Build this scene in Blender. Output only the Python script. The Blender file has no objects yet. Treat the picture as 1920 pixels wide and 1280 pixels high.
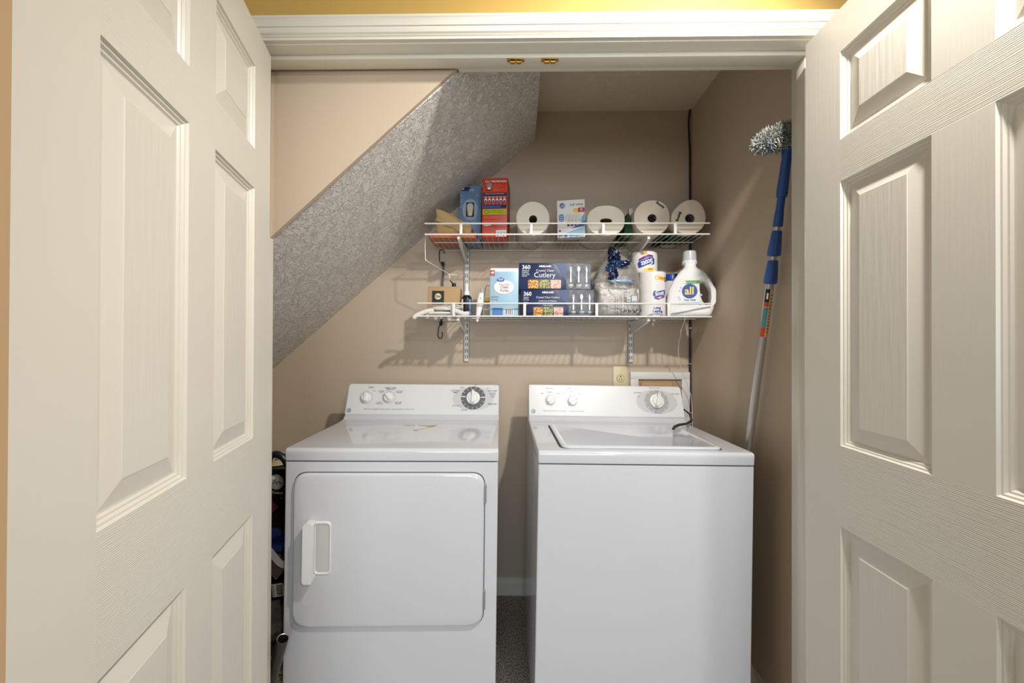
import bpy, bmesh, math, random
from mathutils import Vector, Matrix, noise
random.seed(7)
PI = math.pi
scn = bpy.context.scene
C = scn.collection

# ------------------------------------------------------------------ camera
cam_data = bpy.data.cameras.new('camera')
cam_data.sensor_width = 36.0
cam_data.lens = 760.0 / 1920.0 * 36.0
cam_data.clip_start = 0.02
cam = bpy.data.objects.new('camera', cam_data)
cam.matrix_world = (Matrix.Translation((0, 0, 1.255)) @ Matrix.Rotation(math.radians(1.0), 4, 'Z')
                    @ Matrix.Rotation(math.radians(90.3), 4, 'X') @ Matrix.Rotation(math.radians(0.2), 4, 'Z'))
C.objects.link(cam)
scn.camera = cam

# ------------------------------------------------------------------ world, lights, exposure
world = bpy.data.worlds.new('world')
scn.world = world
world.use_nodes = True
world.node_tree.nodes['Background'].inputs[0].default_value = (1, 1, 1, 1)
world.node_tree.nodes['Background'].inputs[1].default_value = 0.05
scn.view_settings.view_transform = 'Standard'
scn.view_settings.look = 'None'
scn.view_settings.gamma = 1.0
scn.view_settings.use_curve_mapping = False
scn.view_settings.exposure = -0.05

def lamp(name, kind, loc, energy, color, size=0.1, target=None, size_y=None):
    d = bpy.data.lights.new(name, kind)
    d.energy = energy
    d.color = color
    if kind == 'AREA':
        d.shape = 'RECTANGLE'
        d.size = size
        d.size_y = size_y or size
    else:
        d.shadow_soft_size = size
    o = bpy.data.objects.new(name, d)
    o.location = loc
    if target is not None:
        o.rotation_euler = (Vector(target) - Vector(loc)).to_track_quat('-Z', 'Y').to_euler()
    C.objects.link(o)
    return o

n_ = lamp('hall_spot_near', 'SPOT', (0.62, 0.42, 2.36), 92, (1.0, 0.955, 0.89), 0.035, (-0.10, 1.6, 0.55))
n_.data.spot_size = math.radians(114); n_.data.spot_blend = 0.75
f_ = lamp('hall_spot_far', 'SPOT', (0.95, -1.15, 2.36), 44, (1.0, 0.96, 0.90), 0.05, (-0.1, 1.6, 1.1))
f_.data.spot_size = math.radians(90); f_.data.spot_blend = 0.6
lamp('cool_front_fill', 'AREA', (0.45, -4.3, 1.35), 88, (0.80, 0.90, 1.0), 2.2, (-0.1, 1.6, 0.9), 1.5)  # added cool fill behind the camera, brightens fronts and gap; no window there

# ------------------------------------------------------------------ materials
def lin(c):
    c = c / 255.0
    return c / 12.92 if c <= 0.04045 else ((c + 0.055) / 1.055) ** 2.4

def rgb(r, g, b):
    return (lin(r), lin(g), lin(b), 1.0)

MATS = {}
def mat(name, col, rough=0.5, metal=0.0, spec=0.5, bump=None, vary=None, alpha=None, trans=None, coat=0.0, sss=0.0):
    """bump=(kind, scale xyz, strength, distance); vary=(scale xyz, amount, colour2)"""
    if name in MATS:
        return MATS[name]
    m = bpy.data.materials.new(name)
    m.use_nodes = True
    nt = m.node_tree
    b = nt.nodes['Principled BSDF']
    b.inputs['Base Color'].default_value = rgb(*col)
    b.inputs['Roughness'].default_value = rough
    b.inputs['Metallic'].default_value = metal
    b.inputs['Specular IOR Level'].default_value = spec
    b.inputs['Coat Weight'].default_value = coat
    b.inputs['Coat Roughness'].default_value = 0.08
    if sss:
        b.inputs['Subsurface Weight'].default_value = sss
        b.inputs['Subsurface Radius'].default_value = (0.02, 0.02, 0.02)
    if alpha is not None:
        b.inputs['Alpha'].default_value = alpha
    if trans is not None:
        b.inputs['Transmission Weight'].default_value = trans
    def coords(scale):
        tc = nt.nodes.new('ShaderNodeTexCoord')
        mp = nt.nodes.new('ShaderNodeMapping')
        mp.inputs['Scale'].default_value = scale
        nt.links.new(tc.outputs['Object'], mp.inputs['Vector'])
        return mp.outputs['Vector']
    if vary:
        n = nt.nodes.new('ShaderNodeTexNoise')
        n.inputs['Scale'].default_value = 1.0
        n.inputs['Detail'].default_value = 6
        nt.links.new(coords(vary[0]), n.inputs['Vector'])
        r = nt.nodes.new('ShaderNodeValToRGB')
        r.color_ramp.elements[0].position = 0.5 - vary[1]
        r.color_ramp.elements[1].position = 0.5 + vary[1]
        r.color_ramp.elements[0].color = rgb(*col)
        r.color_ramp.elements[1].color = rgb(*vary[2])
        nt.links.new(n.outputs['Fac'], r.inputs['Fac'])
        nt.links.new(r.outputs['Color'], b.inputs['Base Color'])
    if bump:
        kind, scale, strength, dist = bump
        v = coords(scale)
        if kind == 'noise':
            n = nt.nodes.new('ShaderNodeTexNoise'); n.inputs['Scale'].default_value = 1.0
            n.inputs['Detail'].default_value = 4
            nt.links.new(v, n.inputs['Vector']); out = n.outputs['Fac']
        elif kind == 'stomp':
            n0 = nt.nodes.new('ShaderNodeTexNoise'); n0.inputs['Scale'].default_value = 0.35
            n0.inputs['Detail'].default_value = 2
            nt.links.new(v, n0.inputs['Vector'])
            mx = nt.nodes.new('ShaderNodeVectorMath'); mx.operation = 'MULTIPLY_ADD'
            mx.inputs[1].default_value = (3.5, 3.5, 3.5)
            nt.links.new(n0.outputs['Color'], mx.inputs[0]); nt.links.new(v, mx.inputs[2])
            n = nt.nodes.new('ShaderNodeTexNoise'); n.inputs['Scale'].default_value = 1.0
            n.inputs['Detail'].default_value = 2; n.inputs['Distortion'].default_value = 1.6
            nt.links.new(mx.outputs[0], n.inputs['Vector'])
            a = nt.nodes.new('ShaderNodeMath'); a.operation = 'SUBTRACT'; a.inputs[1].default_value = 0.5
            nt.links.new(n.outputs['Fac'], a.inputs[0])
            ab = nt.nodes.new('ShaderNodeMath'); ab.operation = 'ABSOLUTE'
            nt.links.new(a.outputs[0], ab.inputs[0])
            r2 = nt.nodes.new('ShaderNodeMapRange'); r2.interpolation_type = 'SMOOTHSTEP'
            r2.inputs['From Min'].default_value = 0.0; r2.inputs['From Max'].default_value = 0.07
            r2.inputs['To Min'].default_value = 1.0; r2.inputs['To Max'].default_value = 0.0
            nt.links.new(ab.outputs[0], r2.inputs['Value']); out = r2.outputs['Result']
        elif kind == 'grain':
            w = nt.nodes.new('ShaderNodeTexWave'); w.inputs['Scale'].default_value = 1.0
            w.inputs['Distortion'].default_value = 5.0; w.inputs['Detail'].default_value = 3
            w.inputs['Detail Scale'].default_value = 1.4
            w.wave_type = 'BANDS'; w.bands_direction = 'X' if scale[0] > scale[2] else 'Z'
            nt.links.new(v, w.inputs['Vector']); out = w.outputs['Fac']
        elif kind == 'cathedral':
            w = nt.nodes.new('ShaderNodeTexWave'); w.inputs['Scale'].default_value = 1.0
            w.inputs['Distortion'].default_value = 26.0; w.inputs['Detail'].default_value = 1
            w.inputs['Detail Scale'].default_value = 0.22
            w.wave_type = 'BANDS'; w.bands_direction = 'X'
            nt.links.new(v, w.inputs['Vector']); out = w.outputs['Fac']
        elif kind == 'rings':
            w = nt.nodes.new('ShaderNodeTexWave'); w.inputs['Scale'].default_value = 1.0
            w.inputs['Distortion'].default_value = 4.0; w.inputs['Detail'].default_value = 2
            w.inputs['Detail Scale'].default_value = 0.8
            w.wave_type = 'RINGS'; w.rings_direction = 'SPHERICAL'
            nt.links.new(v, w.inputs['Vector']); out = w.outputs['Fac']
        bp = nt.nodes.new('ShaderNodeBump')
        bp.inputs['Strength'].default_value = strength
        bp.inputs['Distance'].default_value = dist
        nt.links.new(out, bp.inputs['Height'])
        nt.links.new(bp.outputs['Normal'], b.inputs['Normal'])
    MATS[name] = m
    return m

WALL = mat('beige_paint', (199, 182, 161), 0.55, spec=0.35, bump=('noise', (160, 160, 160), 0.12, 0.001))
YELLOW = mat('yellow_paint', (200, 164, 88), 0.6)
PEACH = mat('peach_paint', (226, 196, 160), 0.6)
HALL = mat('pale_hall_paint', (196, 186, 170), 0.6)
CEIL = mat('stomped_ceiling_paint', (238, 234, 228), 0.6, spec=0.4, bump=('stomp', (46, 46, 46), 0.85, 0.0042))
CEILF = mat('flat_ceiling_paint', (240, 228, 210), 0.7, bump=('stomp', (50, 50, 50), 0.55, 0.003))
HCEIL = mat('hall_ceiling_paint', (212, 208, 200), 0.7)
CARPET = mat('brown_carpet_pile', (110, 98, 86), 0.95, spec=0.1, bump=('noise', (260, 260, 260), 1.0, 0.006), vary=((190, 130, 160), 0.16, (224, 214, 200)))
TRIM = mat('cream_gloss_trim', (226, 221, 208), 0.3)
DOORC = (227, 223, 212)
DOOR_V = mat('door_paint_vertical_grain', DOORC, 0.38, bump=('noise', (170, 170, 6), 0.22, 0.001))
DOOR_H = mat('door_paint_horizontal_grain', DOORC, 0.38, bump=('grain', (5, 5, 95), 0.22, 0.001))
DOOR_P = mat('door_paint_panel_grain', DOORC, 0.38, bump=('noise', (110, 110, 7), 0.45, 0.0015))
DOOR_S = mat('door_paint_moulding', DOORC, 0.3)
ENAMEL = mat('white_enamel', (216, 219, 226), 0.10, spec=0.5, coat=0.35)
ENAMEL_SIDE = mat('white_enamel_side', (222, 220, 216), 0.3)
CONSOLE = mat('console_plastic', (224, 226, 226), 0.25)
KNOB = mat('knob_plastic', (236, 236, 233), 0.22)
GREY1 = mat('pale_grey_print', (203, 205, 205), 0.3)
GREY2 = mat('mid_grey_print', (172, 174, 175), 0.3)
GREY3 = mat('dark_grey_print', (100, 102, 108), 0.35)
INK = mat('grey_ink', (140, 143, 150), 0.4)
SEAM = mat('dark_seam', (70, 72, 78), 0.7)
WIRE = mat('white_vinyl_wire', (236, 234, 230), 0.35)
STEEL = mat('white_steel', (228, 227, 224), 0.35)
BLACK = mat('black_plastic', (18, 18, 20), 0.4)
SLOT = mat('dark_slot', (50, 42, 34), 0.8)
BRASS = mat('brass', (176, 140, 70), 0.3, metal=1.0)
PAPER = mat('white_paper_towel', (240, 232, 216), 0.9, spec=0.1, bump=('noise', (300, 300, 300), 0.25, 0.001))
CORE = mat('cardboard_core', (150, 122, 84), 0.9)
PLAST_WRAP = mat('wrapped_paper_towel', (234, 220, 200), 0.35, bump=('noise', (50, 50, 50), 0.35, 0.003))
FOILG = mat('patterned_core_wrap', (70, 66, 62), 0.35, vary=((120, 120, 120), 0.06, (205, 200, 195)))
WHITEPL = mat('white_plastic', (240, 240, 240), 0.28, sss=0.1)
WHITEW = mat('white_wrap', (238, 235, 232), 0.25, bump=('noise', (40, 40, 40), 0.25, 0.002))
CAPPL = mat('frosted_cap', (206, 210, 212), 0.3, alpha=0.92)
WHITE = mat('white_print', (244, 244, 244), 0.4)
NAVY = mat('navy_print', (32, 46, 88), 0.28)
NAVY2 = mat('navy_side_print', (30, 38, 76), 0.3)
BLUE = mat('blue_print', (46, 88, 176), 0.35)
LBLUE = mat('pale_blue_print', (156, 198, 222), 0.35, vary=((25, 25, 25), 0.2, (170, 206, 226)))
SKYB = mat('sky_blue_print', (110, 175, 225), 0.35)
RED = mat('red_print', (190, 34, 40), 0.35)
ORANGE = mat('orange_red_print', (208, 62, 36), 0.35)
ORANGE2 = mat('light_orange_print', (226, 132, 108), 0.35)
YELP = mat('yellow_print', (245, 205, 60), 0.35)
LIME = mat('lime_print', (176, 184, 40), 0.35)
PURPLE = mat('purple_print', (120, 50, 140), 0.35)
GREEN = mat('green_print', (78, 160, 70), 0.35)
DGREEN = mat('dark_green_plastic', (30, 68, 34), 0.6, spec=0.2)
SILV = mat('silver_print', (70, 74, 82), 0.5, vary=((30, 30, 30), 0.2, (124, 128, 136)))
INKB = mat('black_ink', (25, 25, 30), 0.4)
KRAFT = mat('kraft_cardboard', (186, 154, 112), 0.75)
TANP = mat('tan_paper', (206, 172, 118), 0.6, bump=('noise', (30, 30, 30), 0.4, 0.003))
TERRA = mat('terracotta_plastic', (196, 118, 84), 0.6)
CREAM = mat('cream_print', (226, 206, 160), 0.5)
BLUEH = mat('blue_handle_plastic', (40, 88, 164), 0.35)
ALU = mat('brushed_aluminium', (200, 198, 196), 0.35, metal=0.85)
OUTLET = mat('ivory_plastic', (222, 210, 172), 0.35)
GLOVE = mat('white_knit_cotton', (232, 228, 220), 0.9, bump=('noise', (420, 420, 420), 0.8, 0.002))
FUZZ1 = mat('blue_grey_fibre', (114, 136, 148), 0.9)
FUZZ2 = mat('cream_fibre', (190, 186, 172), 0.9)
STAIN = mat('tan_residue', (196, 172, 130), 0.5)
BLUEBOX = mat('steel_blue_print', (86, 116, 160), 0.4, vary=((9, 9, 9), 0.25, (128, 154, 186)))
BULBG = mat('frosted_bulb', (214, 204, 180), 0.3)
TEALP = mat('teal_print', (78, 138, 150), 0.4)
BAGC = (206, 203, 200)

# food photo print on boxes: speckled colours
def food(name, c1, c2):
    return mat(name, c1, 0.4, vary=((150, 150, 150), 0.05, c2))
FOOD1 = food('fruit_photo_print', (170, 60, 40), (236, 196, 70))
FOOD2 = food('sandwich_photo_print', (96, 80, 50), (190, 190, 110))
FOOD3 = food('shrimp_photo_print', (222, 130, 110), (238, 220, 200))

def clear_film():
    m = bpy.data.materials.new('clear_plastic_film')
    m.use_nodes = True
    nt = m.node_tree
    nt.nodes.remove(nt.nodes['Principled BSDF'])
    out = nt.nodes['Material Output']
    tr = nt.nodes.new('ShaderNodeBsdfTransparent'); tr.inputs[0].default_value = (0.97, 0.97, 0.97, 1)
    pr = nt.nodes.new('ShaderNodeBsdfPrincipled')
    pr.inputs['Base Color'].default_value = rgb(*BAGC)
    pr.inputs['Roughness'].default_value = 0.12
    tc = nt.nodes.new('ShaderNodeTexCoord')
    n = nt.nodes.new('ShaderNodeTexNoise'); n.inputs['Scale'].default_value = 28; n.inputs['Detail'].default_value = 3
    n.inputs['Distortion'].default_value = 1.5
    nt.links.new(tc.outputs['Object'], n.inputs['Vector'])
    bp = nt.nodes.new('ShaderNodeBump'); bp.inputs['Strength'].default_value = 0.9; bp.inputs['Distance'].default_value = 0.01
    nt.links.new(n.outputs['Fac'], bp.inputs['Height']); nt.links.new(bp.outputs['Normal'], pr.inputs['Normal'])
    fr = nt.nodes.new('ShaderNodeFresnel'); fr.inputs['IOR'].default_value = 1.5
    nt.links.new(bp.outputs['Normal'], fr.inputs['Normal'])
    ad = nt.nodes.new('ShaderNodeMath'); ad.operation = 'ADD'; ad.inputs[1].default_value = 0.22; ad.use_clamp = True
    nt.links.new(fr.outputs[0], ad.inputs[0])
    mx = nt.nodes.new('ShaderNodeMixShader')
    nt.links.new(ad.outputs[0], mx.inputs[0]); nt.links.new(tr.outputs[0], mx.inputs[1]); nt.links.new(pr.outputs[0], mx.inputs[2])
    nt.links.new(mx.outputs[0], out.inputs['Surface'])
    return m
FILM = clear_film()

# ------------------------------------------------------------------ mesh builder
class MB:
    def __init__(self):
        self.bm = bmesh.new()
        self.mats = []
    def mi(self, m):
        if m not in self.mats:
            self.mats.append(m)
        return self.mats.index(m)
    def _setm(self, faces, m):
        i = self.mi(m)
        for f in faces:
            f.material_index = i
    def box(self, x0, x1, y0, y1, z0, z1, m, bev=0.0, seg=2):
        vs = [self.bm.verts.new(p) for p in ((x0,y0,z0),(x1,y0,z0),(x1,y1,z0),(x0,y1,z0),(x0,y0,z1),(x1,y0,z1),(x1,y1,z1),(x0,y1,z1))]
        fs = [self.bm.faces.new([vs[i] for i in q]) for q in ((3,2,1,0),(4,5,6,7),(0,1,5,4),(1,2,6,5),(2,3,7,6),(3,0,4,7))]
        self._setm(fs, m)
        if bev > 0:
            es = set(e for f in fs for e in f.edges)
            r = bmesh.ops.bevel(self.bm, geom=list(es), offset=bev, segments=seg, affect='EDGES', profile=0.5)
            self._setm(r['faces'], m)
        return self
    def prism(self, pts, axis, a0, a1, m):
        """pts: 2D outline in the two other axes (y,z for x; x,z for y; x,y for z)"""
        def P(u, v, a):
            return {'x': (a, u, v), 'y': (u, a, v), 'z': (u, v, a)}[axis]
        A = [self.bm.verts.new(P(u, v, a0)) for u, v in pts]
        B = [self.bm.verts.new(P(u, v, a1)) for u, v in pts]
        n = len(pts)
        fs = [self.bm.faces.new(A), self.bm.faces.new(list(reversed(B)))]
        for i in range(n):
            j = (i + 1) % n
            fs.append(self.bm.faces.new((A[i], B[i], B[j], A[j])))
        self._setm(fs, m)
        bmesh.ops.recalc_face_normals(self.bm, faces=fs)
        return fs
    def tube(self, pts, r, m, n=8, closed=False, cap=True):
        pts = [Vector(p) for p in pts]
        rs = r if isinstance(r, (list, tuple)) else [r] * len(pts)
        rings = []
        N = len(pts)
        prev = None
        for i, p in enumerate(pts):
            if closed:
                t = (pts[(i+1) % N] - pts[i-1]).normalized()
            else:
                t = ((pts[min(i+1, N-1)] - pts[max(i-1, 0)])).normalized()
            if prev is None:
                up = Vector((0, 0, 1)) if abs(t.z) < 0.9 else Vector((1, 0, 0))
                a = t.cross(up).normalized()
            else:
                a = (prev - t * prev.dot(t)).normalized()
            prev = a
            b = t.cross(a)
            rings.append([self.bm.verts.new(p + (a * math.cos(2*PI*k/n) + b * math.sin(2*PI*k/n)) * rs[i]) for k in range(n)])
        fs = []
        for i in range(N if closed else N - 1):
            R0, R1 = rings[i], rings[(i+1) % N]
            for k in range(n):
                fs.append(self.bm.faces.new((R0[k], R0[(k+1) % n], R1[(k+1) % n], R1[k])))
        if cap and not closed:
            fs.append(self.bm.faces.new(list(reversed(rings[0]))))
            fs.append(self.bm.faces.new(rings[-1]))
        self._setm(fs, m)
        return fs
    def lathe(self, prof, center, m, axis='z', n=32, sx=1.0, sy=1.0, dirn=1, mats=None):
        """prof: list of (radius, height along axis)"""
        cx, cy, cz = center
        rings = []
        for r, hgt in prof:
            ring = []
            for k in range(n):
                u = r * math.cos(2*PI*k/n) * sx
                v = r * math.sin(2*PI*k/n) * sy
                p = {'z': (cx+u, cy+v, cz+hgt), 'y': (cx+u, cy+hgt*dirn, cz+v), 'x': (cx+hgt*dirn, cy+u, cz+v)}[axis]
                ring.append(self.bm.verts.new(p))
            rings.append(ring)
        fs = []
        for i in range(len(rings) - 1):
            seg = []
            for k in range(n):
                seg.append(self.bm.faces.new((rings[i][k], rings[i][(k+1) % n], rings[i+1][(k+1) % n], rings[i+1][k])))
            self._setm(seg, mats[i] if mats else m)
            fs += seg
        caps = []
        if prof[0][0] > 1e-6: caps.append(self.bm.faces.new(list(reversed(rings[0]))))
        if prof[-1][0] > 1e-6: caps.append(self.bm.faces.new(rings[-1]))
        self._setm(caps, m)
        bmesh.ops.recalc_face_normals(self.bm, faces=fs + caps)
        return fs
    def blob(self, c, r, m, amp=0.15, freq=2.0, seed=0, sub=4, flat=None):
        g = bmesh.ops.create_icosphere(self.bm, subdivisions=sub, radius=1.0)
        for v in g['verts']:
            d = v.co.normalized()
            k = 1 + amp * noise.noise(d * freq + Vector((seed * 7.1, seed * 3.3, 0))) + amp * 0.5 * noise.noise(d * freq * 2.7 + Vector((0, seed * 5.7, 1)))
            v.co = Vector((c[0] + d.x * r[0] * k, c[1] + d.y * r[1] * k, c[2] + d.z * r[2] * k))
            if flat is not None and v.co.z < flat:
                v.co.z = flat
        fs = set(f for v in g['verts'] for f in v.link_faces)
        self._setm(fs, m)
        return fs
    def plate(self, x0, z0, x1, z1, m, y=-0.0003, t=0.0002):
        """thin printed patch on a front face at y (facing -y)"""
        return self.box(x0, x1, y - t, y, z0, z1, m)
    def disc(self, cx, cz, rx, rz, m, y=-0.0003, n=36, t=0.0002, rot=0.0, power=1.0):
        pts = []
        for k in range(n):
            a = 2*PI*k/n
            u = rx * math.copysign(abs(math.cos(a)) ** power, math.cos(a)); v = rz * math.copysign(abs(math.sin(a)) ** power, math.sin(a))
            pts.append((cx + u*math.cos(rot) - v*math.sin(rot), cz + u*math.sin(rot) + v*math.cos(rot)))
        self.prism(pts, 'y', y - t, y, m)
    def poly(self, pts, m, y=-0.0003, t=0.0002):
        self.prism(pts, 'y', y - t, y, m)
    def ring(self, cx, cz, r0, r1, m, y=-0.0003, sx=1.0, n=48, t=0.0002, a0=0.0, a1=2*PI):
        fs = []
        full = abs(a1 - a0 - 2*PI) < 1e-6
        vs = []
        K = n if full else n + 1
        for k in range(K):
            a = a0 + (a1 - a0) * k / n
            vs.append([self.bm.verts.new((cx + r*sx*math.cos(a), y - t, cz + r*math.sin(a))) for r in (r0, r1)])
        for k in range(n):
            A, B = vs[k], vs[(k+1) % K]
            fs.append(self.bm.faces.new((A[0], A[1], B[1], B[0])))
        self._setm(fs, m)
    def text(self, s, x, z, size, m, y=-0.0006, align='LEFT', bold=0.0, rot=0.0, sx=1.0, shear=0.0, mapf=None):
        cu = bpy.data.curves.new('t', 'FONT')
        cu.body = s; cu.size = size; cu.align_x = align; cu.offset = bold; cu.resolution_u = 3; cu.shear = shear
        ob = bpy.data.objects.new('t', cu)
        me = bpy.data.meshes.new_from_object(ob)
        i = self.mi(m)
        T = Matrix.Rotation(rot, 3, 'Z')
        vm = []
        for v in me.vertices:
            q = T @ Vector((v.co.x * sx, v.co.y, 0))
            p = (x + q.x, y, z + q.y)
            if mapf: p = mapf(*p)
            vm.append(self.bm.verts.new(p))
        for p in me.polygons:
            try:
                f = self.bm.faces.new([vm[k] for k in p.vertices]); f.material_index = i
            except ValueError:
                pass
        bpy.data.meshes.remove(me); bpy.data.objects.remove(ob); bpy.data.curves.remove(cu)
    def build(self, name, parent=None, loc=None, rot=None, smooth=True, angle=0.6, tag_=None):
        me = bpy.data.meshes.new(name)
        self.bm.to_mesh(me); self.bm.free()
        for m in self.mats: me.materials.append(m)
        if smooth:
            me.shade_smooth(); me.set_sharp_from_angle(angle=angle)
        o = bpy.data.objects.new(name, me)
        if parent is not None: o.parent = parent
        if loc is not None: o.location = loc
        if rot is not None: o.rotation_euler = rot
        C.objects.link(o)
        return o

def struct(o):
    o['kind'] = 'structure'
    return o
def tag(o, label, cat, group=None):
    o['label'] = label; o['category'] = cat
    if group: o['group'] = group
    return o
def thing(name, label, cat, loc=(0, 0, 0), rot=(0, 0, 0), group=None):
    o = bpy.data.objects.new(name, None)
    o.empty_display_size = 0.02
    C.objects.link(o); o.location = loc; o.rotation_euler = rot
    return tag(o, label, cat, group)
def copy_tree(o, parent=None):
    c = o.copy(); C.objects.link(c)
    if parent is not None: c.parent = parent
    for ch in [x for x in o.children]:
        copy_tree(ch, c)
    return c

# ------------------------------------------------------------------ room shell
Y0, Y1, YB = 1.085, 1.195, 2.04       # hall face of the closet wall, closet face, back wall
XL, XR = -0.734, 0.794                # door jambs
HZ = 2.062                            # underside of head jamb
CZ = 2.425                            # closet ceiling
HALLZ = 2.44

b = MB(); b.box(-2.6, 2.8, -5.1, 2.2, -0.05, 0.0, CARPET); struct(b.build('floor'))
b = MB(); b.box(-1.45, 0.86, YB, YB + 0.1, 0, 2.6, WALL); struct(b.build('wall_back'))
b = MB(); b.box(0.857, 0.96, Y1, YB + 0.1, 0, 2.6, WALL); struct(b.build('wall_right'))
b = MB(); b.box(-1.45, -1.35, Y1, YB, 0, 2.6, WALL); struct(b.build('wall_left'))
b = MB(); b.box(0.0765, 0.857, Y1, YB, CZ, CZ + 0.1, CEILF); struct(b.build('ceiling'))
# sloped underside of the stairs
def sz(x): return 2.2826 + 0.8755 * (x - 0.0765)
b = MB(); b.prism([(0.0765, sz(0.0765)), (0.0765, 2.56), (-1.35, 2.56), (-1.35, sz(-1.35))], 'y', 1.1925, YB, CEIL)
struct(b.build('ceiling_sloped', smooth=False))
# front wall: yellow on the hall side, with the door opening
b = MB()
b.box(-2.6, XL - 0.02, Y0, Y0 + 0.02, 0, HALLZ, YELLOW); b.box(XR + 0.02, 2.8, Y0, Y0 + 0.02, 0, HALLZ, YELLOW)
b.box(XL - 0.02, XR + 0.02, Y0, Y0 + 0.02, HZ + 0.02, HALLZ, YELLOW)
b.box(-1.45, XL - 0.02, Y0 + 0.02, Y1, 0, 2.6, WALL); b.box(XR + 0.02, 0.96, Y0 + 0.02, Y1, 0, 2.6, WALL)
b.box(XL - 0.02, XR + 0.02, Y0 + 0.02, Y1, HZ + 0.02, 2.6, WALL)
struct(b.build('wall_front', smooth=False))
# plasterboard triangle closing the stair side inside the opening
b = MB()
tri = [(XL + 0.001, 1.5645), (-0.203, 2.044), (-0.186, 2.0555), (XL + 0.001, 2.0555)]
b.prism(tri, 'y', 1.178, 1.192, WALL)
struct(b.build('wall_stair_side', smooth=False))
# hall behind the camera
b = MB(); b.box(-2.6, -2.5, -5.0, Y0, 0, HALLZ, PEACH); struct(b.build('wall_hall_left'))
b = MB(); b.box(2.7, 2.8, -5.0, Y0, 0, HALLZ, HALL); struct(b.build('wall_hall_right'))
b = MB(); b.box(-2.6, 2.8, -5.1, -5.0, 0, HALLZ, HALL); struct(b.build('wall_hall_back'))
b = MB(); b.box(-2.6, 2.8, -5.1, Y0 + 0.02, HALLZ, HALLZ + 0.08, HCEIL); struct(b.build('ceiling_hall'))
# baseboards
b = MB(); b.prism([(YB, 0), (YB - 0.014, 0), (YB - 0.014, 0.062), (YB - 0.010, 0.066), (YB - 0.008, 0.078), (YB, 0.084)], 'x', -1.35, 0.857, TRIM); struct(b.build('baseboard_back'))
b = MB(); b.prism([(0.857, 0), (0.843, 0), (0.843, 0.062), (0.849, 0.078), (0.857, 0.084)], 'y', Y1 + 0.0, YB - 0.015, TRIM); struct(b.build('baseboard_right'))

# trim_1 head casing: moulded profile (y,z), runs along x
def casing_profile(s):
    # s: distance outwards from opening edge, d: how far it stands out of the wall
    pass
CP = [(0.004, 0.0), (0.0, 0.008), (0.0, 0.009), (0.004, 0.0115), (0.0045, 0.013), (0.009, 0.016), (0.011, 0.022), (0.011, 0.0285), (0.014, 0.030), (0.0145, 0.040), (0.0165, 0.048), (0.0185, 0.050), (0.0185, 0.056), (0.016, 0.058), (0.0, 0.058)]
prof = [(Y0 - 0.001 - (0.008 + d if i not in (len(CP)-1,) else 0), HZ + 0.004 + s) for i, (d, s) in enumerate(CP)]
prof.append((Y0 - 0.0005, HZ + 0.004))
b = MB(); b.prism(prof, 'x', XL - 0.062, XR + 0.062, TRIM); struct(b.build('trim_1'))
def side_casing(name, x, sgn):
    pr = [(x + sgn * (0.004 + s), Y0 - 0.001 - (0.008 + d if i != len(CP)-1 else 0)) for i, (d, s) in enumerate(CP)]
    pr.append((x + sgn * 0.004, Y0 - 0.0005))
    b = MB(); b.prism(pr, 'z', 0.0, HZ + 0.004, TRIM); return struct(b.build(name))
side_casing('trim_2', XL, -1); side_casing('trim_3', XR, 1)
# jambs and stops
b = MB(); b.box(XL - 0.02, XR + 0.02, Y0 - 0.001, Y1 + 0.001, HZ, HZ + 0.019, TRIM, 0.0015)
b.box(XL, XR, 1.122, 1.163, HZ - 0.013, HZ, TRIM, 0.002); b.box(XL, XR, 1.163, 1.177, HZ - 0.006, HZ, TRIM, 0.001); b.box(-0.18, XR, 1.177, 1.192, HZ - 0.006, HZ, TRIM, 0.001)
struct(b.build('trim_4'))
b = MB(); b.box(XL - 0.02, XL, Y0 - 0.001, Y1 + 0.001, 0, HZ, TRIM, 0.0015); b.box(XL, XL + 0.011, 1.125, 1.160, 0, 1.54, TRIM, 0.002); struct(b.build('trim_5'))
b = MB(); b.box(XR, XR + 0.02, Y0 - 0.001, Y1 + 0.001, 0, HZ, TRIM, 0.0015); b.box(XR - 0.011, XR, 1.125, 1.160, 0, HZ - 0.013, TRIM, 0.002); struct(b.build('trim_6'))

RAW = mat('unpainted_door_edge', (205, 166, 122), 0.7)
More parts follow.
